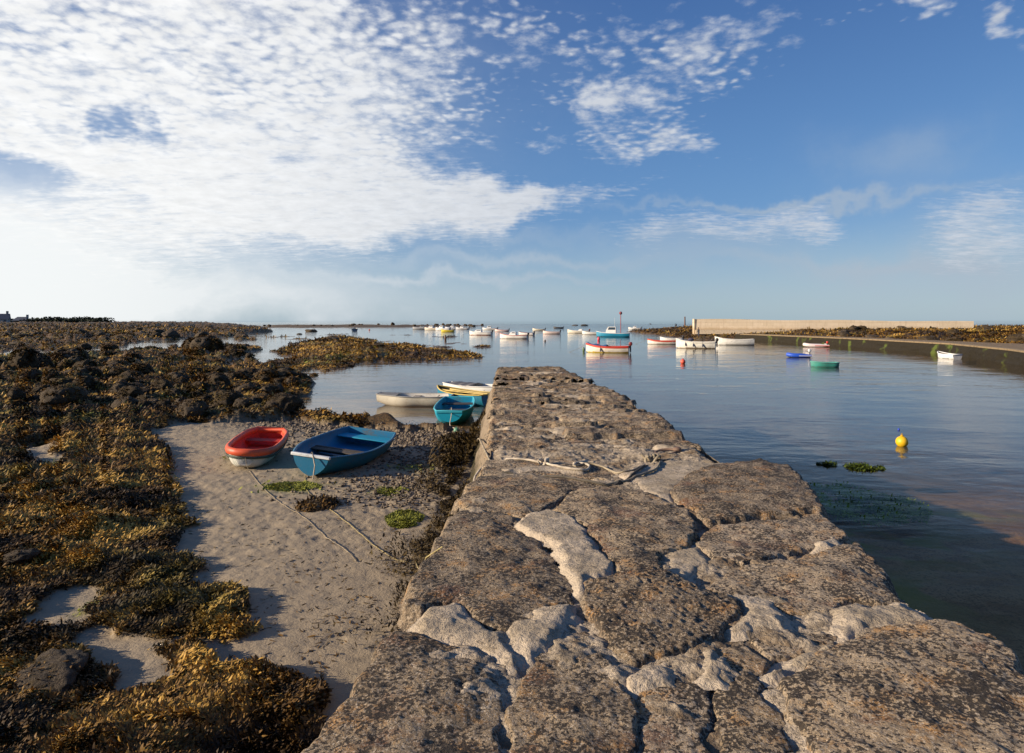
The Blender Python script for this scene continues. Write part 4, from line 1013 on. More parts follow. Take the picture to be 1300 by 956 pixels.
# ------------------------------------------------------------------ boats
WHITE = (0.72, 0.70, 0.65); CREAM = (0.66, 0.60, 0.48); BLACK = (0.02, 0.02, 0.022)
class Hull:
    """lofted open hull; ctrl rows (t, half beam, sheer z, keel z), t from stern 0 to bow 1"""
    def __init__(s, L, ctrl, th=.035, floor=.09, p=.62, q=1.0, nt=30, nq=10, pb=None):
        s.L = L; s.nt = nt; s.nq = nq; s.th = th; s.floor = floor; s.p = p; s.pb = pb or p
        T = np.array([c[0] for c in ctrl]); s.t = np.linspace(0, 1, nt + 1)
        def cub(k):
            Yv = np.array([c[k] for c in ctrl]); m = np.gradient(Yv, T); o = np.zeros(nt + 1)
            for i, tt in enumerate(s.t):
                j = min(len(T) - 2, max(0, int(np.searchsorted(T, tt, 'right') - 1))); hh = T[j + 1] - T[j]; u = (tt - T[j]) / hh
                o[i] = (2*u**3-3*u**2+1)*Yv[j] + (u**3-2*u**2+u)*hh*m[j] + (-2*u**3+3*u**2)*Yv[j+1] + (u**3-u**2)*hh*m[j+1]
            return o
        s.b, s.s, s.k = np.maximum(cub(1), .012), cub(2), cub(3)
    def pt(s, i, j, inner=False):
        th = math.pi / 2 * abs(j) / s.nq; sg = 1 if j >= 0 else -1; p_ = s.p + (s.pb - s.p) * float(sstep(.6, 1.0, s.t[i]))
        b, k, sh = s.b[i], s.k[i], s.s[i]; x = (s.t[i] - .5) * s.L
        if inner:
            b = max(.006, b - s.th); k = k + s.th
            if i == 0: x += s.th
            if i == s.nt: x -= s.th * .8
        y = sg * b * math.sin(th) ** p_; z = k + (sh - k) * (1 - math.cos(th))
        if inner: z = max(z, min(s.floor, sh - .03))
        return (x, y, z)
    def rail(s, off=.012, dz=0.0, i0=0, i1=None, side=None):
        i1 = s.nt if i1 is None else i1
        port = [((s.t[i] - .5) * s.L, s.b[i] + off, s.s[i] + dz) for i in range(i0, i1 + 1)]
        star = [(x, -y, z) for x, y, z in port]
        return port, star
    def at(s, t): i = int(round(t * s.nt)); return (s.t[i] - .5) * s.L, s.b[i], s.s[i], s.k[i]
    def width(s, t, z):
        i = int(round(t * s.nt)); f = min(1, max(0, (z - s.k[i]) / (s.s[i] - s.k[i]))); return s.b[i] * math.sin(math.acos(1 - f)) ** s.p if f < 1 else s.b[i]
    def build(s, name, mats, parent, low_z=None):
        """mats: outside, inside, (below low_z)"""
        mb = MB(); J = range(-s.nq, s.nq + 1); nj = 2 * s.nq + 1
        vs = [s.pt(i, j) for i in range(s.nt + 1) for j in J]; base = len(vs)
        vs += [s.pt(i, j, True) for i in range(s.nt + 1) for j in J]
        fs, mi = [], []
        for i in range(s.nt):
            for j in range(nj - 1):
                a = i * nj + j; q = (a, a + nj, a + nj + 1, a + 1); fs.append(q)
                zc = sum(vs[k][2] for k in q) / 4; mi.append(2 if low_z is not None and zc < low_z else 0)
                fs.append(tuple(base + k for k in reversed(q))); mi.append(1)
            for j, fl in ((0, 0), (nj - 1, 1)):
                a = i * nj + j; q = (a, a + nj, base + a + nj, base + a); fs.append(q if fl else q[::-1]); mi.append(0)
        for i, fl in ((0, 0), (s.nt, 1)):
            r0 = [i * nj + j for j in range(nj)]; r1 = [base + k for k in r0]
            fs.append(tuple(r0 if not fl else r0[::-1])); mi.append(0); fs.append(tuple(r1[::-1] if not fl else r1)); mi.append(1)
            fs.append((r0[0], r0[-1], r1[-1], r1[0])); mi.append(0)
        mb.v = vs; mb.f = fs; mb.mi = mi
        return mb.build(name, mats, parent, angle=38)

def gunwale(h, mat, parent, w=.028, hh=.022, off=.0, name='gunwale', end=True, closed_bow=False):
    p, st = h.rail(off); path = p + st[::-1]
    if h.b[-1] < .05: path = p[:-1] + [(p[-1][0] + .02, 0, p[-1][2])] + st[:-1][::-1]
    mb = MB(); mb.sweep(path, w, hh, 8, closed=end)
    return mb.build(name, mat, parent, angle=60)
def thwart(h, t, z, mat, parent, w=.20, name='thwart'):
    x = (t - .5) * h.L; b = h.width(t, z) - .01
    mb = MB(); mb.box((x, 0, z), (w, b * 2, .03)); return mb.build(name, mat, parent, bevel=.006)
def outboard(h, parent, col=BLACK, s=1.0, tilt=0.0):
    x, b, sh, k = h.at(0)
    def rr_(cx, cz, lx, ly, z): return [(cx + lx * math.copysign(abs(math.cos(a)) ** .6, math.cos(a)), ly * math.copysign(abs(math.sin(a)) ** .6, math.sin(a)), z) for a in np.linspace(0, 2 * math.pi, 13)[:-1]]
    mb = MB(); mb.loft([rr_(x - .16 * s, 0, .05 * s, .05 * s, sh - .55 * s), rr_(x - .15 * s, 0, .07 * s, .05 * s, sh - .2 * s), rr_(x - .13 * s, 0, .09 * s, .06 * s, sh + .06 * s)])
    mb.box((x - .03 * s, 0, sh - .02 * s), (.14 * s, .2 * s, .16 * s)); mb.sweep([(x - .1 * s, 0, sh + .12 * s), (x + .35 * s, 0, sh + .2 * s)], .018 * s)
    o = mb.build('outboard_motor', paint((.05, .05, .055), .4, .2), parent)
    mb = MB(); mb.loft([rr_(x - .14 * s, 0, .10 * s, .08 * s, sh + .06 * s), rr_(x - .15 * s, 0, .17 * s, .12 * s, sh + .16 * s), rr_(x - .15 * s, 0, .17 * s, .12 * s, sh + .30 * s), rr_(x - .15 * s, 0, .11 * s, .09 * s, sh + .40 * s)])
    mb.build('cowl', paint(col, .3, .15), o, angle=50)
    return o
def fender(parent, x, y, z, mat, s=1.0):
    mb = MB(); mb.lathe([(.012 * s, .2 * s), (.05 * s, .14 * s), (.07 * s, .04 * s), (.07 * s, -.1 * s), (.04 * s, -.2 * s), (.01 * s, -.23 * s)], (x, y, z), 12); mb.sweep([(x, y, z + .2 * s), (x, y * .97, z + .42 * s)], .008 * s, n=5)
    return mb.build('fender', mat, parent)
def oar(parent, a, b, name='oar'):
    mb = MB(); A_, B_ = Vector(a), Vector(b); mb.sweep([A_, A_.lerp(B_, .25), A_.lerp(B_, .7), A_.lerp(B_, .74), B_], .02, .02, 8, taper=lambda t: 1.0 if t < .6 else (1.5 if t < .9 else 2.4))
    return mb.build(name, paint((0.55, 0.40, 0.12), .5, .3), parent)
def floorboards(h, parent, t0, t1, z, mat):
    mb = MB(); n = 4
    for i in range(n):
        y = (i - (n - 1) / 2) * .17; mb.box(((t0 + t1) / 2 * h.L - h.L / 2, y, z), ((t1 - t0) * h.L, .15, .018))
    return mb.build('floorboard', mat, parent)

def pointed(L, B, H, sheer=.22, draft=.14, tr=.72, fine=1.0):
    """ordinary round boat with a stem and a transom; keel at -draft, water at 0"""
    return [(0, B / 2 * tr, H * .86, -draft * .55), (.12, B / 2 * (tr + .14), H * .83, -draft * .9), (.35, B / 2, H * .80, -draft), (.6, B / 2 * .95, H * .86, -draft), (.8, B / 2 * .68, H * .98, -draft * .9), (.92, B / 2 * .34 * fine, H * (1.0 + sheer * .6), -draft * .5), (1, .015, H * (1.02 + sheer), .12 * H)]
def pram(L, B, H, bow=.62, stern=.8, draft=.12):
    return [(0, B / 2 * stern, H * .95, -draft * .4), (.15, B / 2 * (stern + .12), H * .92, -draft), (.4, B / 2, H * .90, -draft), (.65, B / 2 * .97, H * .93, -draft), (.85, B / 2 * (bow + .18), H * 1.0, -draft * .3), (1, B / 2 * bow, H * 1.08, H * .30)]

def boat_root(name, u, v, yaw, label, cat, z=0.0, xy=None, group=None):
    x, y = xy if xy else P(u, v); o = empty(name, (x, y, z), R(yaw)); return tag(o, label, cat, group)

TEAL = (0.018, 0.26, 0.40); AQUA = (0.004, 0.30, 0.44)
greyrail = (0.30, 0.29, 0.27)
# red dinghy on the sand
x, y = -5.62, 14.75; zr = float(gz(x, y)[0])
rd_ = boat_root('dinghy', 0, 0, -82, 'small red plastic dinghy with scuffed white bottom sitting on the sand', 'dinghy', zr + .05, (x, y)); rd_.rotation_euler = (R(-4), R(3), R(-82)); rd_.scale = (.86, .78, .84)
h = Hull(2.75, [(0, .38, .40, .03), (.1, .52, .40, .01), (.35, .62, .40, .0), (.65, .63, .41, .0), (.85, .55, .43, .02), (.95, .40, .45, .06), (1, .22, .46, .14)], th=.05, floor=.12, p=.5)
SCUFF = paint((0.55, 0.53, 0.47), .6, .95, (0.07, 0.16, 0.10))
RED = (0.64, 0.085, 0.026)
h.build('hull', [SCUFF, paint((0.56, 0.035, 0.015), .45, .5, (.20, .03, .01)), SCUFF], rd_)
gunwale(h, paint(RED, .4, .4), rd_, .07, .095, .0, 'rim')
mb = MB(); p_, s_ = h.rail(.03, -.13); mb.sweep(p_ + s_[::-1], .02, .03, 6, closed=True); mb.build('rubbing_strake', paint((0.03, 0.05, 0.035), .6, .6), rd_)
thwart(h, .22, .26, paint((0.50, 0.035, 0.015), .5, .4), rd_, .34)
mb = MB(); mb.lathe([(.05, 0), (.055, .02), (.03, .05)], (h.L / 2 - .12, 0, .40), 10); mb.build('bow_eye', paint((.3, .3, .3), .3, .3), rd_)
# blue dinghy on the sand
x, y = -3.66, 14.45; zb = float(gz(x, y)[0])
bd = boat_root('dinghy', 0, 0, -100, 'blue pram dinghy with white bow board sitting on the sand', 'dinghy', zb + .07, (x, y)); bd.rotation_euler = (R(-6), R(1), R(-100)); bd.scale = (.97, 1.08, .80)
h = Hull(3.2, [(0, .55, .44, -.04), (.15, .65, .42, -.10), (.4, .71, .41, -.10), (.65, .68, .43, -.10), (.85, .52, .47, -.08), (1, .34, .51, .0)], th=.035, floor=.04, p=.5, pb=1.35)
h.build('hull', [paint((0.003, 0.115, 0.22), .35, .55), paint((0.004, 0.14, 0.28), .4, .65), paint((0.004, 0.065, 0.12), .5, .7)], bd)
gunwale(h, paint((0.02, 0.15, 0.25), .4, .5), bd, .026, .022)
mb = MB(); xx, b_, sh_, k_ = h.at(1); mb.box((xx + .01, 0, sh_ - .01), (.07, b_ * 2 + .07, .075)); mb.build('bow_board', paint((0.62, 0.64, 0.64), .5, .5), bd, bevel=.015)
thwart(h, .50, .20, wood((.11, .085, .06)), bd, .34)
mb = MB(); mb.box((-h.L * .02, 0, .15), (.04, h.width(.48, .15) * 2 - .04, .15)); mb.build('thwart_support', wood((.06, .045, .03)), bd)
mb = MB(); mb.box((-h.L * .40, 0, .28), (.42, h.width(.1, .28) * 2 - .03, .03)); mb.build('stern_bench', paint((0.012, 0.30, 0.45), .4, .3), bd, bevel=.01)
# pale grey dinghy afloat
gd = boat_root('dinghy', 0, 0, 177, 'cream dinghy with grey rail and thwart afloat beside the turquoise one', 'dinghy', 0, (-3.75, 25.9))
h = Hull(2.9, pram(2.9, 1.32, .40, .5, .85, .10), floor=.05, p=.5)
h.build('hull', [paint((0.60, 0.55, 0.44), .5, .45, (.25, .2, .1)), paint((0.62, 0.59, 0.52), .5, .3)], gd)
gunwale(h, paint(greyrail, .7, .3), gd)
thwart(h, .5, .28, wood((.25, .22, .18)), gd, .26)
mb = MB(); i0 = int(.74 * h.nt); rg = []
for i in range(i0, h.nt + 1): rg.append([((h.t[i] - .5) * h.L, yy_ * (h.b[i] - .02), h.s[i] - .01 + .03 * (1 - yy_ ** 2)) for yy_ in (-1, -.5, 0, .5, 1)])
vs = [q for r in rg for q in r]; mb.add(vs, [(a * 5 + b, a * 5 + b + 1, (a + 1) * 5 + b + 1, (a + 1) * 5 + b) for a in range(len(rg) - 1) for b in range(4)]); mb.build('foredeck', paint((0.22, 0.21, 0.19), .7, .5), gd)
mb = MB(); mb.sweep([(-.1, .5, .36), (-.6, .0, .10), (-.9, -.35, .34)], .02); mb.build('brace', wood((.25, .22, .18)), gd)
# turquoise dinghy
td = boat_root('dinghy', 0, 0, -91, 'turquoise pram dinghy facing the beach, tied to a small green float', 'dinghy', 0, (-1.93, 22.5))
h = Hull(3.2, pram(3.2, 1.26, .46, .66, .80, .12), floor=.05, p=.5, pb=1.0); td.rotation_euler = (0, R(2.5), R(-91))
h.build('hull', [paint(AQUA, .35, .5), paint((0.006, 0.26, 0.42), .4, .5)], td)
gunwale(h, paint((0.06, 0.42, 0.50), .4, .4), td); thwart(h, .55, .27, wood((.05, .04, .035)), td, .24); thwart(h, .15, .27, wood((.05, .04, .035)), td, .34)
mb = MB(); xx, b_, sh_, k_ = h.at(1); mb.box((xx + .0, 0, sh_ - .03), (.05, b_ * 2 - .02, .07)); mb.build('bow_board', paint((0.03, 0.36, 0.46), .5, .4), td, bevel=.01)
# blue dinghy with yellow gunwales
yd = boat_root('rowing_boat', 0, 0, 141, 'dark blue rowing boat with yellow gunwales and oars by the pier end', 'rowing boat', 0, (-1.95, 26.75))
h = Hull(2.9, pointed(2.9, 1.3, .48, .18, .12, .84), floor=.06, p=.52)
YEL = paint((0.58, 0.42, 0.10), .5, .45)
h.build('hull', [paint((0.008, 0.16, 0.26), .35, .3), paint((0.10, 0.085, 0.04), .7, .6), paint((.01, .1, .16), .5, .5)], yd)
gunwale(h, YEL, yd, .035, .025); thwart(h, .38, .30, YEL, yd, .2); thwart(h, .68, .32, YEL, yd, .18)
oar(yd, (-1.2, .15, .40), (.95, .25, .44)); oar(yd, (-1.2, -.1, .40), (.9, -.18, .44)); floorboards(h, yd, .2, .75, .08, wood((.12, .09, .05)))
# white dinghy with grey inside, behind
wd = boat_root('dinghy', 0, 0, 155, 'white dinghy with dark grey cover off the pier end behind the yellow edged boat', 'dinghy', 0, (-1.75, 29.3))
h = Hull(2.6, pram(2.6, 1.25, .48, .5, .85, .10), floor=.06, p=.5)
h.build('hull', [paint(WHITE, .4, .2), paint(WHITE, .5, .3)], wd); gunwale(h, paint((0.68, 0.66, 0.62), .5, .3), wd)
mb = MB(); rg = []
for i in range(int(.40 * h.nt), int(.93 * h.nt)): rg.append([((h.t[i] - .5) * h.L, yy_ * (h.b[i] + .01), h.s[i] + .03 + .06 * (1 - yy_ ** 2) - .02 * math.sin(i * 1.3)) for yy_ in (-1, -.5, 0, .5, 1)])
vs = [q for r in rg for q in r]; mb.add(vs, [(a * 5 + b, a * 5 + b + 1, (a + 1) * 5 + b + 1, (a + 1) * 5 + b) for a in range(len(rg) - 1) for b in range(4)]); mb.build('cover', paint((0.16, 0.15, 0.145), .8, .3), wd)
thwart(h, .2, .3, wood((.3, .25, .2)), wd, .3)

FENDER = paint((.05, .06, .10), .5, .2); RLINE = rope_mat('line_rope', (.30, .26, .20))
def open_boat(u, v, yaw, L, B, H, label, hullc, railc, inside=(.5, .48, .42), low=None, name='rowing_boat', cat='boat', motor=None, strake=None, cover=None, seats=(.3, .58), fnd=False, tr=.74, sheer=.22, group=None):
    o = boat_root(name, u, v, yaw, label, cat, group=group)
    h = Hull(L, pointed(L, B, H, sheer, .16, tr), floor=.10, p=.56)
    low = low or tuple(c_ * .45 + .03 for c_ in hullc)
    mats = [paint(hullc, .4, .35), paint(inside, .6, .4)] + ([paint(low, .5, .6)] if low else [])
    h.build('hull', mats, o, low_z=.09 if mats[2:] and L > 2.8 else .03)
    gunwale(h, paint(railc, .45, .25), o, .045, .04)
    if strake:
        p_, s_ = h.rail(.012, -.10)
        mb = MB(); mb.sweep(p_ + s_[::-1], .02, .07, 6, closed=True); mb.build('rubbing_strake', paint(strake, .45, .2), o)
    for t in seats: thwart(h, t, H * .55, wood((.25, .18, .11)), o, .24)
    if cover:
        t0, t1, cc = cover; mb = MB(); rg = []
        for i in range(int(t0 * h.nt), int(t1 * h.nt) + 1): rg.append([((h.t[i] - .5) * h.L, yy_ * (h.b[i] + .02), h.s[i] + .03 + .16 * (1 - yy_ ** 2) * (.6 + .4 * math.sin(i * .9))) for yy_ in (-1, -.6, -.2, .2, .6, 1)])
        vs = [q for r in rg for q in r]; mb.add(vs, [(a * 6 + b, a * 6 + b + 1, (a + 1) * 6 + b + 1, (a + 1) * 6 + b) for a in range(len(rg) - 1) for b in range(5)]); mb.build('cover', paint(cc, .7, .3), o)
    if motor: outboard(h, o, motor, 1.15)
    if fnd:
        for t in ((.3, .55, .75) if fnd is True else fnd):
            xx, b_, s_, k_ = h.at(t); fender(o, xx, b_ + .06, s_ - .36, FENDER, 1.0)
    if L > 3.5:
        xb_, _, sb2, _ = h.at(1); mb = MB(); mb.sweep([(xb_, 0, sb2 - .06), (xb_ + .7, .04, sb2 * .45), (xb_ + 1.9, .1, -.05)], .016, n=5); mb.build('mooring_line', RLINE, o)
    return o, h
def motor_boat(u, v, yaw, L, B, H, label, hullc, cabc=(.74, .72, .68), cab=(.42, .72), cabh=.75, stripe=None, motor=BLACK, name='motorboat', mast=0, low=None, group=None, railing=False):
    o = boat_root(name, u, v, yaw, label, 'motorboat', group=group)
    h = Hull(L, pointed(L, B, H, .25, .25, .86), floor=.14, p=.5)
    low = low or tuple(c_ * .4 + .03 for c_ in hullc)
    h.build('hull', [paint(hullc, .35, .3), paint((.6, .58, .53), .6, .3)] + ([paint(low, .5, .3)] if low else []), o, low_z=.1 if low else None)
    gunwale(h, paint(stripe or (.7, .68, .64), .4, .2), o, .05, .05)
    i0 = int(cab[1] * h.nt); mb = MB(); rg = []
    for i in range(i0 - 2, h.nt + 1): rg.append([((h.t[i] - .5) * h.L, yy_ * max(.01, h.b[i] - .03), h.s[i] - .015 + .07 * (1 - yy_ ** 2)) for yy_ in (-1, -.5, 0, .5, 1)])
    vs = [q for r in rg for q in r]; mb.add(vs, [(a * 5 + b, a * 5 + b + 1, (a + 1) * 5 + b + 1, (a + 1) * 5 + b) for a in range(len(rg) - 1) for b in range(4)]); mb.build('foredeck', paint(cabc, .5, .2), o)
    x0, x1 = (cab[0] - .5) * L, (cab[1] - .5) * L; bw = h.width((cab[0] + cab[1]) / 2, H * .8) * .74; z0 = H * .72; zt = H + cabh
    def ring(zf, sx0, sx1, w): return [(x0 + sx0, -w, zf), (x1 + sx1, -w * .82, zf), (x1 + sx1, w * .82, zf), (x0 + sx0, w, zf)]
    mb = MB(); mb.loft([ring(z0, 0, .25, bw), ring(H + cabh * .45, 0, .05, bw * .96), ring(zt, .05, -.35, bw * .84)]); cb = mb.build('cabin', paint(cabc, .4, .15), o, smooth=False, bevel=.03)
    G = paint((.03, .05, .07), .1, .05)
    for sg in (-1, 1):
        mb = MB(); q = .5 * (bw * .96 + bw * .84) + .012
        mb.add([(x0 + .14, sg * (bw * .965), H + cabh * .48), (x1 - .28, sg * bw * .84, H + cabh * .48), (x1 - .46, sg * bw * .79, zt - .1), (x0 + .18, sg * (bw * .875), zt - .1)], [(0, 1, 2, 3)]); mb.build('window', G, cb)
    mb = MB(); mb.add([(x1 + .065, -bw * .7, H + cabh * .47), (x1 + .065, bw * .7, H + cabh * .47), (x1 - .29, bw * .62, zt - .06), (x1 - .29, -bw * .62, zt - .06)], [(0, 1, 2, 3)]); mb.build('windscreen', G, cb)
    if motor: outboard(h, o, motor, 1.3)
    if mast:
        mb = MB(); mb.sweep([(x0 + .3, 0, zt - .02), (x0 + .3, 0, zt + mast)], .03, n=6); mb.build('mast', paint((.6, .6, .58), .4, .2), o)
    if railing:
        mb = MB(); pts = []
        for i in range(i0 + 2, h.nt): pts.append(((h.t[i] - .5) * h.L, h.b[i] * .85, h.s[i] + .45))
        mb.sweep(pts + [(x_, -y_, z_) for x_, y_, z_ in pts[::-1]], .018, n=5)
        for p_ in pts[::3]:
            for sg in (1, -1): mb.sweep([(p_[0], sg * p_[1], p_[2] - .45), (p_[0], sg * p_[1], p_[2])], .014, n=5)
        mb.build('railing', paint((.55, .55, .55), .25, .1), o)
    if L > 3.5:
        xb_, _, sb2, _ = h.at(1); mb = MB(); mb.sweep([(xb_, 0, sb2 - .06), (xb_ + .7, .04, sb2 * .45), (xb_ + 1.9, .1, -.05)], .016, n=5); mb.build('mooring_line', RLINE, o)
    return o, h

# moored boats
open_boat(771, 447.5, 164, 4.5, 1.75, .78, 'white open boat with red gunwale and blue bow cover moored mid bay', (.74, .68, .56), (.50, .04, .02), low=(.55, .40, .06), strake=(.50, .04, .02), cover=(.50, .97, (.04, .11, .26)), motor=(.16, .02, .02), fnd=(.62,))
motor_boat(778, 427.6, 166, 7.2, 2.3, .95, 'turquoise hulled boat with white wheelhouse moored near the red beacon', (.008, .22, .36), cab=(.40, .68), cabh=1.25, stripe=(.72, .72, .70), motor=None, mast=2.0, low=(.01, .05, .08))
motor_boat(734, 423.0, 168, 6.2, 2.1, .85, 'cream motorboat with dark gear on deck anchored left of the turquoise one', CREAM, cab=(.30, .46), cabh=.35, motor=(.12, .03, .03))
open_boat(752, 424.8, 170, 5.2, 1.9, .75, 'plain white open boat just left of the turquoise hulled boat', WHITE, (.66, .64, .6), motor=None)
open_boat(840, 437.0, 166, 4.0, 1.6, .62, 'white open boat with red rim beside the pair of white boats', (.72, .68, .60), (.45, .05, .02), strake=(.48, .06, .03), inside=(.35, .12, .06))
open_boat(852, 433.5, 172, 3.6, 1.5, .62, 'small white boat half hidden behind the red rimmed one', WHITE, (.7, .68, .64), motor=BLACK)
wb, wh = open_boat(883, 442.2, 158, 4.7, 1.85, .95, 'broad white boat with dark fenders moored in front of the standing person', (.72, .69, .60), (.66, .63, .55), fnd=True, motor=BLACK, low=(.25, .2, .14), strake=(.60, .57, .48))
mb = MB(); ri = wh; i0 = int(.62 * ri.nt); rg = []
for i in range(i0, ri.nt + 1): rg.append([((ri.t[i] - .5) * ri.L, yy_ * max(.01, ri.b[i] - .02), ri.s[i] - .01 + .08 * (1 - yy_ ** 2)) for yy_ in (-1, -.5, 0, .5, 1)])
vs = [q for r in rg for q in r]; mb.add(vs, [(a * 5 + b, a * 5 + b + 1, (a + 1) * 5 + b + 1, (a + 1) * 5 + b) for a in range(len(rg) - 1) for b in range(4)]); mb.build('foredeck', paint((.66, .63, .54), .5, .3), wb)
open_boat(932, 438.0, 170, 5.2, 1.8, .95, 'long plain white boat moored right of the fender hung boat', (.72, .70, .64), (.68, .66, .60), inside=(.30, .25, .12))
motor_boat(806, 418.3, 175, 5.6, 2.1, .8, 'tiny white motorboat far out right of the red beacon', WHITE, cab=(.4, .62), cabh=.7)
motor_boat(610, 425.5, 168, 5.6, 2.1, .85, 'white motorboat with low cuddy moored left of the pier end line', WHITE, cab=(.44, .72), cabh=.5, low=(.25, .08, .05))
motor_boat(622, 418.8, 174, 6.2, 2.2, .85, 'white cabin boat behind the low cuddy boat', WHITE, cab=(.4, .68), cabh=.8, stripe=(.05, .12, .3))
motor_boat(652, 430.0, 168, 5.4, 2.1, .8, 'white motorboat with red deck gear straight off the pier end', WHITE, cab=(.4, .62), cabh=.55, stripe=(.55, .14, .1), railing=True)
open_boat(637, 421.3, 175, 4.6, 1.8, .8, 'pinkish white boat behind the one with red deck gear', (.70, .55, .50), (.55, .2, .16), motor=BLACK)
open_boat(668, 425.6, 150, 4.2, 1.7, .75, 'white boat with dark stern turned to the right of the red geared one', (.62, .60, .58), (.12, .04, .10), motor=BLACK)
open_boat(700, 424.0, 172, 4.6, 1.7, .75, 'pink white boat alone with a black outboard', (.70, .56, .50), (.62, .44, .38), motor=BLACK)
open_boat(709, 417.0, 172, 5.0, 1.9, .8, 'far black hulled boat above the pink white one', (.03, .03, .035), (.05, .04, .04), motor=BLACK)
open_boat(684, 420.0, 176, 4.6, 1.8, .8, 'cream far boat left of the black hulled one', CREAM, (.5, .46, .36), motor=BLACK)
motor_boat(535, 418.4, 178, 7.6, 2.4, .9, 'dull grey motorboat farthest left of the boats off the outer rocks', (.26, .27, .28), cabc=(.32, .32, .31), cab=(.35, .58), cabh=.7)
motor_boat(549, 419.0, 165, 6.8, 2.4, 1.0, 'cream cabin boat with brown stern beside the grey one', CREAM, cab=(.45, .7), cabh=.8, stripe=(.25, .1, .06), motor=(.12, .03, .05))
motor_boat(562, 419.6, 160, 6.0, 2.2, 1.0, 'bright white cabin boat behind the yellow dinghy', WHITE, cab=(.45, .7), cabh=.9)
open_boat(568, 421.5, 172, 4.2, 1.7, .75, 'bright yellow hulled boat in front of the white cabin boats', (.62, .48, .04), (.5, .36, .03), motor=(.12, .10, .02))
motor_boat(587, 418.6, 172, 5.6, 2.1, .9, 'pale grey motorboat right of the yellow hulled one', (.5, .5, .5), cab=(.4, .64), cabh=.8, motor=BLACK)
motor_boat(574, 417.9, 174, 6.4, 2.2, .9, 'blue trimmed white boat behind the yellow hulled one', (.55, .58, .64), cab=(.38, .6), cabh=.8, stripe=(.03, .07, .2))
open_boat(450.5, 420.5, 100, 3.6, 2.0, 1.0, 'lone dark blue boat moored off the middle reef', (.02, .06, .12), (.03, .09, .16), motor=None, tr=.9)
open_boat(1046, 465.6, 176, 1.85, .85, .36, 'small green plastic dinghy out on open water', (.04, .26, .21), (.10, .34, .28), inside=(.03, .22, .17), seats=(.5,), tr=.85, name='dinghy', cat='dinghy', sheer=.05)
open_boat(1203, 455.0, 98, 2.2, 1.08, .46, 'white dinghy lying against the dark quay wall', (.74, .73, .70), (.76, .75, .72), inside=(.10, .09, .08), seats=(.3, .6), tr=.85, name='dinghy', cat='dinghy')

def inflatable(u, v, yaw, L, B, r, col, label, stripe, motor=None):
    o = boat_root('inflatable_boat', u, v, yaw, label, 'inflatable boat')
    y_ = B / 2 - r
    path = [(-L / 2, y_, r * .75), (-L * .2, y_, r * .75), (L * .1, y_, r * .8), (L * .3, y_ * .85, r * .95), (L * .43, y_ * .45, r * 1.2), (L * .48, 0, r * 1.35)]
    path = path + [(a, -b, c) for a, b, c in path[:-1][::-1]]
    mb = MB(); mb.sweep(path, r, r, 14, taper=lambda t: .55 if t in (0, 1) else 1.0); tb = mb.build('tube', paint(col, .4, .15), o)
    mb = MB(); mb.sweep([(a, b + math.copysign(r * .96, b) if abs(b) > .01 else b, c) for a, b, c in path[:3]], .02, .05, 6); mb.sweep([(a, b - r * .96, c) for a, b, c in path[-3:]], .02, .05, 6); mb.build('rubbing_strake', paint(stripe, .5, .2), o)
    mb = MB(); mb.box((-L * .02, 0, .06), (L * .85, y_ * 2, .03)); mb.build('floor', paint((.2, .2, .2), .7, .3), o)
    mb = MB(); mb.box((-L * .40, 0, .26), (.05, y_ * 2, .36)); mb.build('transom', paint((.4, .38, .34), .6, .3), o)
    mb = MB(); mb.box((0, 0, r * 1.35), (.2, y_ * 2 + .1, .03)); mb.build('thwart', paint((.65, .65, .62), .5, .2), o, bevel=.006)
    if motor:
        class H_:                                              # only what outboard() reads of a hull
            def at(s, t): return (-L * .43, 0, .42, 0)
        outboard(H_(), o, motor, .8)
    return o
inflatable(1014, 453.5, 178, 2.0, 1.15, .19, (.02, .09, .52), 'blue inflatable dinghy with white patch near the green dinghy', (.5, .55, .75), motor=(.65, .66, .66))
inflatable(1036, 440.5, 170, 2.9, 1.4, .23, (.70, .58, .55), 'white inflatable boat with red stern lying off the quay wall', (.6, .1, .06), motor=(.6, .05, .03))

# ------------------------------------------------------------------ buoys, beacons
def buoy(u, v, r, col, label, tall=1.0, stick=False, z=0.0, xy=None):
    x, y = xy or P(u, v); o = empty('buoy', (x, y, z)); tag(o, label, 'buoy')
    pr = [(r * math.sin(a), r * tall * (.72 - math.cos(a))) for a in np.linspace(.12, math.pi - .12, 13)]
    mb = MB(); mb.lathe(pr, (0, 0, 0), 20); mb.build('float', paint(col, .35, .3), o)
    mb = MB(); mb.lathe([(r * .22, 0), (r * .26, r * .1), (r * .18, r * .22), (r * .07, r * .3)], (0, 0, r * tall * 1.68), 10)
    ring = [(r * .14 * math.cos(a), 0, r * tall * 1.68 + r * .34 + r * .14 * math.sin(a)) for a in np.linspace(0, 6.28, 13)[:-1]]; mb.sweep(ring, r * .045, n=6, closed=True); mb.build('eye', paint(tuple(c * .7 for c in col), .5, .3), o)
    return o
buoy(1145, 566, .148, (.72, .43, .01), 'yellow round mooring buoy on dark water right of the pier')
buoy(867, 461.5, .20, (.62, .10, .06), 'orange red round buoy in the middle of the bay')
buoy(760, 432.5, .26, (.62, .07, .10), 'pink red upright buoy between the two coloured boats', 1.5)
buoy(741, 446.5, .14, (.10, .16, .06), 'small dark green upright buoy left of the red gunwaled boat', 2.0)
buoy(1141, 546, .03, (.02, .06, .5), 'tiny blue float just beyond the yellow buoy')
buoy(692, 433.5, .16, (.05, .05, .05), 'small black buoy near the pink white boat')
buoy(565.5, 432, .22, (.10, .05, .03), 'dark brown stake buoy off the end of the middle reef', 2.4)
buoy(858, 413.5, 1.0, (.04, .06, .09), 'dark far buoy left of the wooden post')
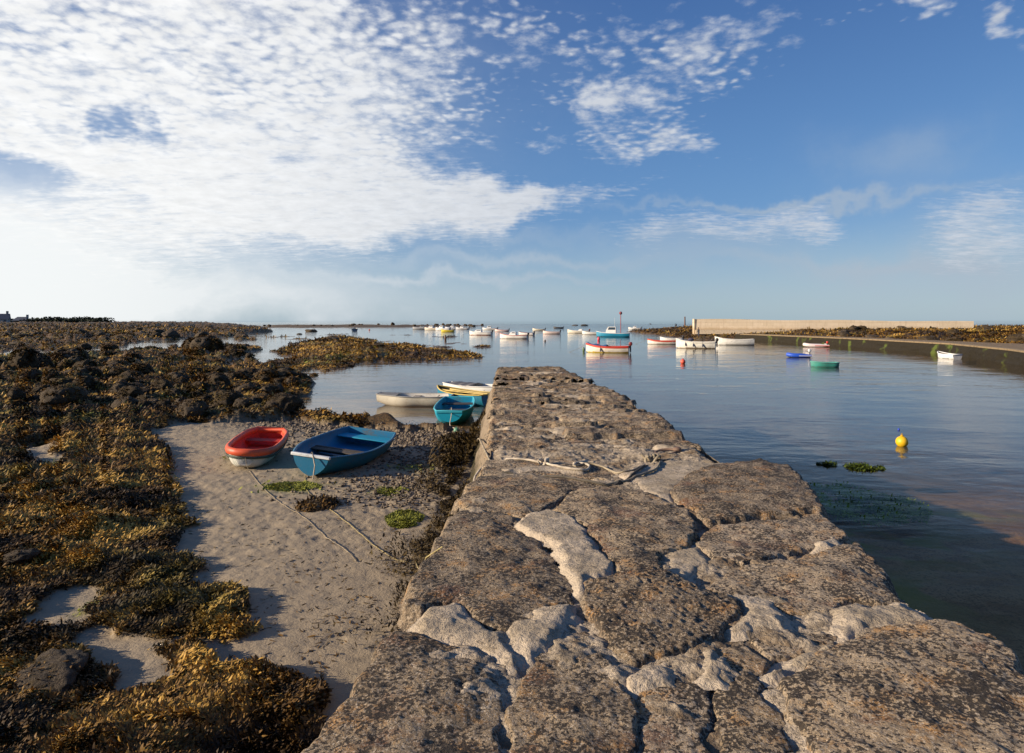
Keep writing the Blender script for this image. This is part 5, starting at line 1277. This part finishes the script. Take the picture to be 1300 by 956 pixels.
buoy(469, 419.5, .3, (.55, .12, .08), 'little red buoy right of the lone dark blue boat')
x, y = P(788, 427); bc = empty('beacon', (x, y, 0)); tag(bc, 'thin red beacon pole with round topmark behind the turquoise boat', 'beacon')
mb = MB(); mb.sweep([(0, 0, -.8), (0, 0, 5.0)], .08, n=10); mb.build('pole', paint((.30, .05, .05), .5, .3), bc)
mb = MB(); mb.lathe([(.36 * math.sin(a), -.36 * math.cos(a)) for a in np.linspace(.05, math.pi - .05, 12)], (0, 0, 5.25), 16); mb.build('topmark', paint((.22, .05, .06), .5, .3), bc)
x, y = P(869.5, 413.2); bp = empty('mooring_post', (x, y, 0)); tag(bp, 'thick dark wooden post standing far out left of the wall', 'post')
mb = MB(); mb.sweep([(0, 0, -1), (0, 0, 2), (0, 0, 8.2)], .75, n=10, taper=lambda t: 1 - .25 * t); mb.build('post', paint((.14, .07, .05), .7, .4), bp)
mb = MB(); mb.box((0, 0, 8.3), (1.5, 1.5, .3)); mb.build('cap', paint((.22, .08, .05), .7, .4), bp, bevel=.03)

# ------------------------------------------------------------------ person in the white boat
def person(px, py):
    p0 = Vector((px, py, float(gz(px, py)[0]) - .02))
    o = bpy.data.objects.new('person', bpy.data.meshes.new('person')); COL.objects.link(o); o.location = p0; o.rotation_euler = (0, 0, R(200))
    J = {'pel': (0, 0, .92, .135), 'wai': (.01, 0, 1.06, .125), 'che': (.03, 0, 1.28, .155), 'nec': (.05, 0, 1.47, .06), 'hd0': (.07, 0, 1.57, .085), 'hd1': (.075, 0, 1.66, .095), 'hd2': (.06, 0, 1.74, .06), 'nose': (.155, 0, 1.61, .022)}
    E = [('pel', 'wai'), ('wai', 'che'), ('che', 'nec'), ('nec', 'hd0'), ('hd0', 'hd1'), ('hd1', 'hd2'), ('hd0', 'nose')]
    for sg, n_ in ((1, 'l'), (-1, 'r')):
        J.update({n_ + 'sh': (.03, sg * .19, 1.40, .065), n_ + 'el': (.02, sg * .26, 1.13, .048), n_ + 'wr': (.17, sg * .22, .92, .034), n_ + 'ha': (.24, sg * .21, .86, .036), n_ + 'f': (.30, sg * .19, .82, .018), n_ + 'th': (.25, sg * .16, .88, .016),
                  n_ + 'hi': (0, sg * .10, .85, .105), n_ + 'kn': (.04, sg * .12, .48, .065), n_ + 'an': (.0, sg * .13, .09, .045), n_ + 'to': (.16, sg * .15, .035, .035)})
        E += [('che', n_ + 'sh'), (n_ + 'sh', n_ + 'el'), (n_ + 'el', n_ + 'wr'), (n_ + 'wr', n_ + 'ha'), (n_ + 'ha', n_ + 'f'), (n_ + 'ha', n_ + 'th'), ('pel', n_ + 'hi'), (n_ + 'hi', n_ + 'kn'), (n_ + 'kn', n_ + 'an'), (n_ + 'an', n_ + 'to')]
    ks = list(J); me = o.data; me.from_pydata([J[k][:3] for k in ks], [(ks.index(a), ks.index(b)) for a, b in E], [])
    md = o.modifiers.new('Skin', 'SKIN'); md.use_smooth_shade = True; sl = me.skin_vertices[0]
    for i, k in enumerate(ks): sl.data[i].radius = (J[k][3], J[k][3]); sl.data[i].use_root = (k == 'pel')
    sb_ = o.modifiers.new('Sub', 'SUBSURF'); sb_.levels = 2; sb_.render_levels = 2
    m, g, out = material('clothed_figure'); tc = g.new('ShaderNodeTexCoord').outputs['Object']; z = g.new('ShaderNodeSeparateXYZ', {0: tc}).outputs[2]
    c = g.mix(g.ramp(z, .90, .92), (.05, .055, .08), (.02, .022, .03)); c = g.mix(g.ramp(z, 1.485, 1.495), c, (.42, .26, .19)); c = g.mix(g.ramp(z, .06, .05), c, (.02, .02, .02))
    principled(g, out, c, .8); me.materials.append(m)
    mb = MB(); mb.lathe([(.01, .0), (.06, -.015), (.1, -.06), (.108, -.12), (.105, -.17)][::-1], (.055, 0, 1.80), 14); mb.build('hair', paint((.02, .015, .012), .7, .1), o)
    return tag(o, 'person in dark jacket and trousers standing on the weedy bank by the wall end', 'person')
person(34.7, 124.0)
sk = empty('gear_bag', (0, 0, 0)); tag(sk, 'dark purple grey gear bundle on the broad white boat\'s deck', 'bag')
W_ = Matrix.Translation(wb.location) @ Matrix.Rotation(wb.rotation_euler[2], 4, 'Z'); sk.location = W_ @ Vector((.55, .15, .90))
mb = MB(); mb.loft([[(a_ * math.cos(t_) * (1 + .12 * math.sin(3 * t_ + i_)), b_ * math.sin(t_), z_) for t_ in np.linspace(0, 6.283, 15)[:-1]] for i_, (a_, b_, z_) in enumerate(((.30, .2, .0), (.40, .26, .09), (.36, .24, .22), (.22, .15, .33), (.06, .05, .38)))]); mb.build('bag_body', paint((.06, .055, .09), .8, .3), sk)
mb = MB(); mb.sweep([(-.2, 0, .28), (-.1, 0, .46), (.1, 0, .47), (.2, 0, .28)], .015, n=6); mb.build('handle', paint((.02, .02, .02), .7, .1), sk)

# ------------------------------------------------------------------ ropes
def smooth_path(pts, n=10):
    pts = [np.array(p, float) for p in pts]; out = []
    for i in range(len(pts) - 1):
        p0, p1, p2, p3 = pts[max(0, i - 1)], pts[i], pts[i + 1], pts[min(len(pts) - 1, i + 2)]
        for k in range(n):
            t = k / n; out.append(.5 * ((2 * p1) + (-p0 + p2) * t + (2 * p0 - 5 * p1 + 4 * p2 - p3) * t * t + (-p0 + 3 * p1 - 3 * p2 + p3) * t ** 3))
    return out + [pts[-1]]
def rope(pts, r, mat, label, name='rope', parent=None, cat='rope'):
    mb = MB(); mb.sweep([tuple(p) for p in pts], r, r, 8); o = mb.build(name, mat, parent, angle=80)
    if parent is None: tag(o, label, cat)
    return o
RW, RG, RD = rope_mat('pale_rope', (.55, .47, .36)), rope_mat('tan_rope', (.34, .28, .19)), rope_mat('dark_rope', (.10, .085, .065))
def on_pier(pts, r, n=12, lift=0.0):
    w = smooth_path([P(u, v, ZP + .04) + (0.0,) for u, v in pts], n); X = np.array([p[0] for p in w]); Y = np.array([p[1] for p in w]); Z = pier_z(X, Y)
    for _ in range(3): Z = np.maximum(Z, np.convolve(np.pad(Z, 3, 'edge'), np.ones(7) / 7, 'valid'))
    return [(a, b, c + r + lift) for a, b, c in zip(X, Y, Z)]
def on_sand(pts, r, z0=.15, n=12):
    w = smooth_path([P(u, v, z0) + (0.0,) for u, v in pts], n); X = np.array([p[0] for p in w]); Y = np.array([p[1] for p in w]); return [(a, b, c + r) for a, b, c in zip(X, Y, gz(X, Y))]
def drop_down(p, bottom, n=8):
    """from the pier edge down its battered side"""
    return [tuple(np.array(p) * (1 - t) + np.array(bottom) * t + np.array([-.10 * math.sin(math.pi * t), 0, 0])) for t in np.linspace(1, .12, n)]
e1 = on_pier([(622, 577), (640, 577.5), (665, 580), (690, 585), (705, 590), (722, 594), (742, 595), (748, 589), (735, 585), (728, 588)], .013)
rope(drop_down(e1[0], (e1[0][0] - .10, e1[0][1] - 1.05, 1.42), 6) + e1, .013, RW, 'pale rope coming over the pier edge to a knot and loop')
mb = MB()
kx, ky = P(690, 584, ZP + .05); kz = float(pier_z(np.array([kx]), np.array([ky]))[0]) + .03
mb.sweep([(kx + .045 * math.cos(a) * (1 + .4 * math.sin(2.5 * a)), ky + .045 * math.sin(a * 1.5), kz + .03 * math.sin(a * 2.2)) for a in np.linspace(0, 13, 70)], .012, n=8)
tag(mb.build('rope_knot', RW), 'pale knotted bunch where the rope ends meet on the pier', 'knot')
rope(on_pier([(728, 586), (745, 583), (765, 585), (785, 593), (800, 593), (815, 586), (826, 577), (832, 570)], .014), .014, RW, 'pale doubled rope leading to the dark knot beside the ring')
rope(on_pier([(730, 589), (748, 586), (765, 589), (786, 596.5), (803, 595), (818, 588), (828, 579)], .012), .012, RG, 'tan rope lying alongside the pale doubled rope')
e2 = on_pier([(612, 597), (640, 596), (680, 599), (720, 604), (755, 610), (775, 611), (795, 606), (810, 597), (820, 587), (828, 578)], .013)
rope(drop_down(e2[0], (e2[0][0] - .14, e2[0][1] - .55, 1.40), 6) + e2, .013, RD, 'dark thin rope crossing the pier from its left edge')
rope(on_pier([(770, 611), (800, 606), (830, 596), (838, 585), (842, 577)], .012), .012, RG, 'short tan rope end lying over the smooth mortar')
mb = MB(); kx, ky = P(827, 577, ZP + .06); kz = float(pier_z(np.array([kx]), np.array([ky]))[0]) + .05
mb.sweep([(kx + .07 * math.cos(a) * (1 + .5 * math.sin(1.7 * a)), ky + .06 * math.sin(a * 1.3), kz + .05 * math.sin(a * 2.1)) for a in np.linspace(0, 16, 90)], .016, n=8)
tag(mb.build('rope_knot', RG), 'big tan knot tied round the line beside the mooring ring', 'knot')
rx, ry = P(856, 568, ZP + .04); rz_ = float(pier_z(np.array([rx]), np.array([ry]))[0])
mr = empty('mooring_ring', (rx, ry, rz_)); tag(mr, 'rusty iron mooring ring with bolt set in the pier top', 'mooring ring')
IRON = paint((.16, .10, .07), .6, .6)
mb = MB(); mb.sweep([(-.10 + .13 * math.cos(a), .02 + .10 * math.sin(a), .03 + .02 * math.sin(a + 1)) for a in np.linspace(0, 6.28, 25)[:-1]], .016, n=8, closed=True); mb.build('ring', IRON, mr)
mb = MB(); mb.lathe([(.03, -.06), (.03, .05), (.05, .06), (.05, .085), (.02, .10)], (.04, 0, 0), 12); mb.build('bolt', IRON, mr)
rope(on_pier([(828, 576), (838, 580), (850, 578), (858, 572), (856, 566)], .016), .016, RD, 'dark short rope through the iron mooring ring')
# painters on the sand
bw = Matrix.Translation(rd_.location) @ rd_.rotation_euler.to_matrix().to_4x4() @ Vector((1.19, 0, .33))
s1 = on_sand([(316, 600), (330, 618), (345, 633), (362, 645), (380, 655), (410, 680), (440, 700), (452, 712)], .012)
rope([tuple(bw), tuple(bw.lerp(Vector(s1[0]), .5) + Vector((0, 0, -.06)))] + s1, .0045, RG, 'thin pale painter trailing from the red dinghy over the sand')
bw = Matrix.Translation(bd.location) @ bd.rotation_euler.to_matrix().to_4x4() @ Vector((1.55, 0, .47))
s2 = on_sand([(388, 606), (386, 618), (392, 628), (405, 640), (420, 650), (445, 668), (470, 688), (490, 702), (510, 709), (528, 709)], .014)
end = (float(XL(4.8)) - .25, 4.85, 1.15)
rope([tuple(bw), tuple(bw.lerp(Vector(s2[0]), .5))] + s2 + [tuple(np.array(s2[-1]) * (1 - t_) + np.array((float(XL(4.62)) - .02, 4.62, 1.57)) * t_ + np.array((0, 0, -.35 * t_ * (1 - t_)))) for t_ in (.15, .3, .45, .6, .75, .9, 1.0)] + [(float(XL(4.6)) + .10, 4.58, 1.66)], .005, rope_mat('yellow_rope', (.42, .34, .15)), 'yellowish painter from the blue dinghy to the pier side')
bw = Matrix.Translation(bd.location) @ bd.rotation_euler.to_matrix().to_4x4() @ Vector((1.57, .03, .48)); gq = bw + Vector((.05, -.12, 0)); gq.z = float(gz(gq.x, gq.y)[0]) + .02
rope([tuple(bw), tuple(bw.lerp(gq, .5) + Vector((.05, -.03, 0))), tuple(gq)], .013, RW, 'short white rope end hanging from the blue dinghy\'s bow board')
# float of the turquoise dinghy
fx_, fy_ = P(579.5, 546, .12); fz_ = float(gz(fx_, fy_)[0])
buoy(0, 0, .085, (.10, .24, .15), 'small pale green float on the pebbles before the turquoise dinghy', z=max(0, fz_) + .025, xy=(fx_, fy_))
bw = td.location + Vector((.02, -1.46, .50))
rope([tuple(p) for p in smooth_path([tuple(bw), (bw.x + .02, bw.y - .25, .30), (bw.x + .05, bw.y - 1.0, .10), (fx_ - .03, fy_ + .10, fz_ + .12)], 8)], .013, RW, 'pale rope hanging from the turquoise dinghy to its float')
py1 = 12.4
rope([tuple(p) for p in smooth_path([(fx_, fy_ - .1, fz_ + .08), (fx_ + .35, fy_ - 1.0, float(gz(fx_ + .35, fy_ - 1.0)[0]) + .02), (-1.10, 17.4, .10)] + [(float(XL(b_)) - .95 * (1.55 - c_) / 3.6 - .07, b_, c_) for b_, c_ in ((16.0, .35), (14.0, .75), (12.0, 1.1), (10.0, 1.4))] + [tuple(e1[0])], 8)], .014, RG, 'tan rope from the green float up over the pier edge')
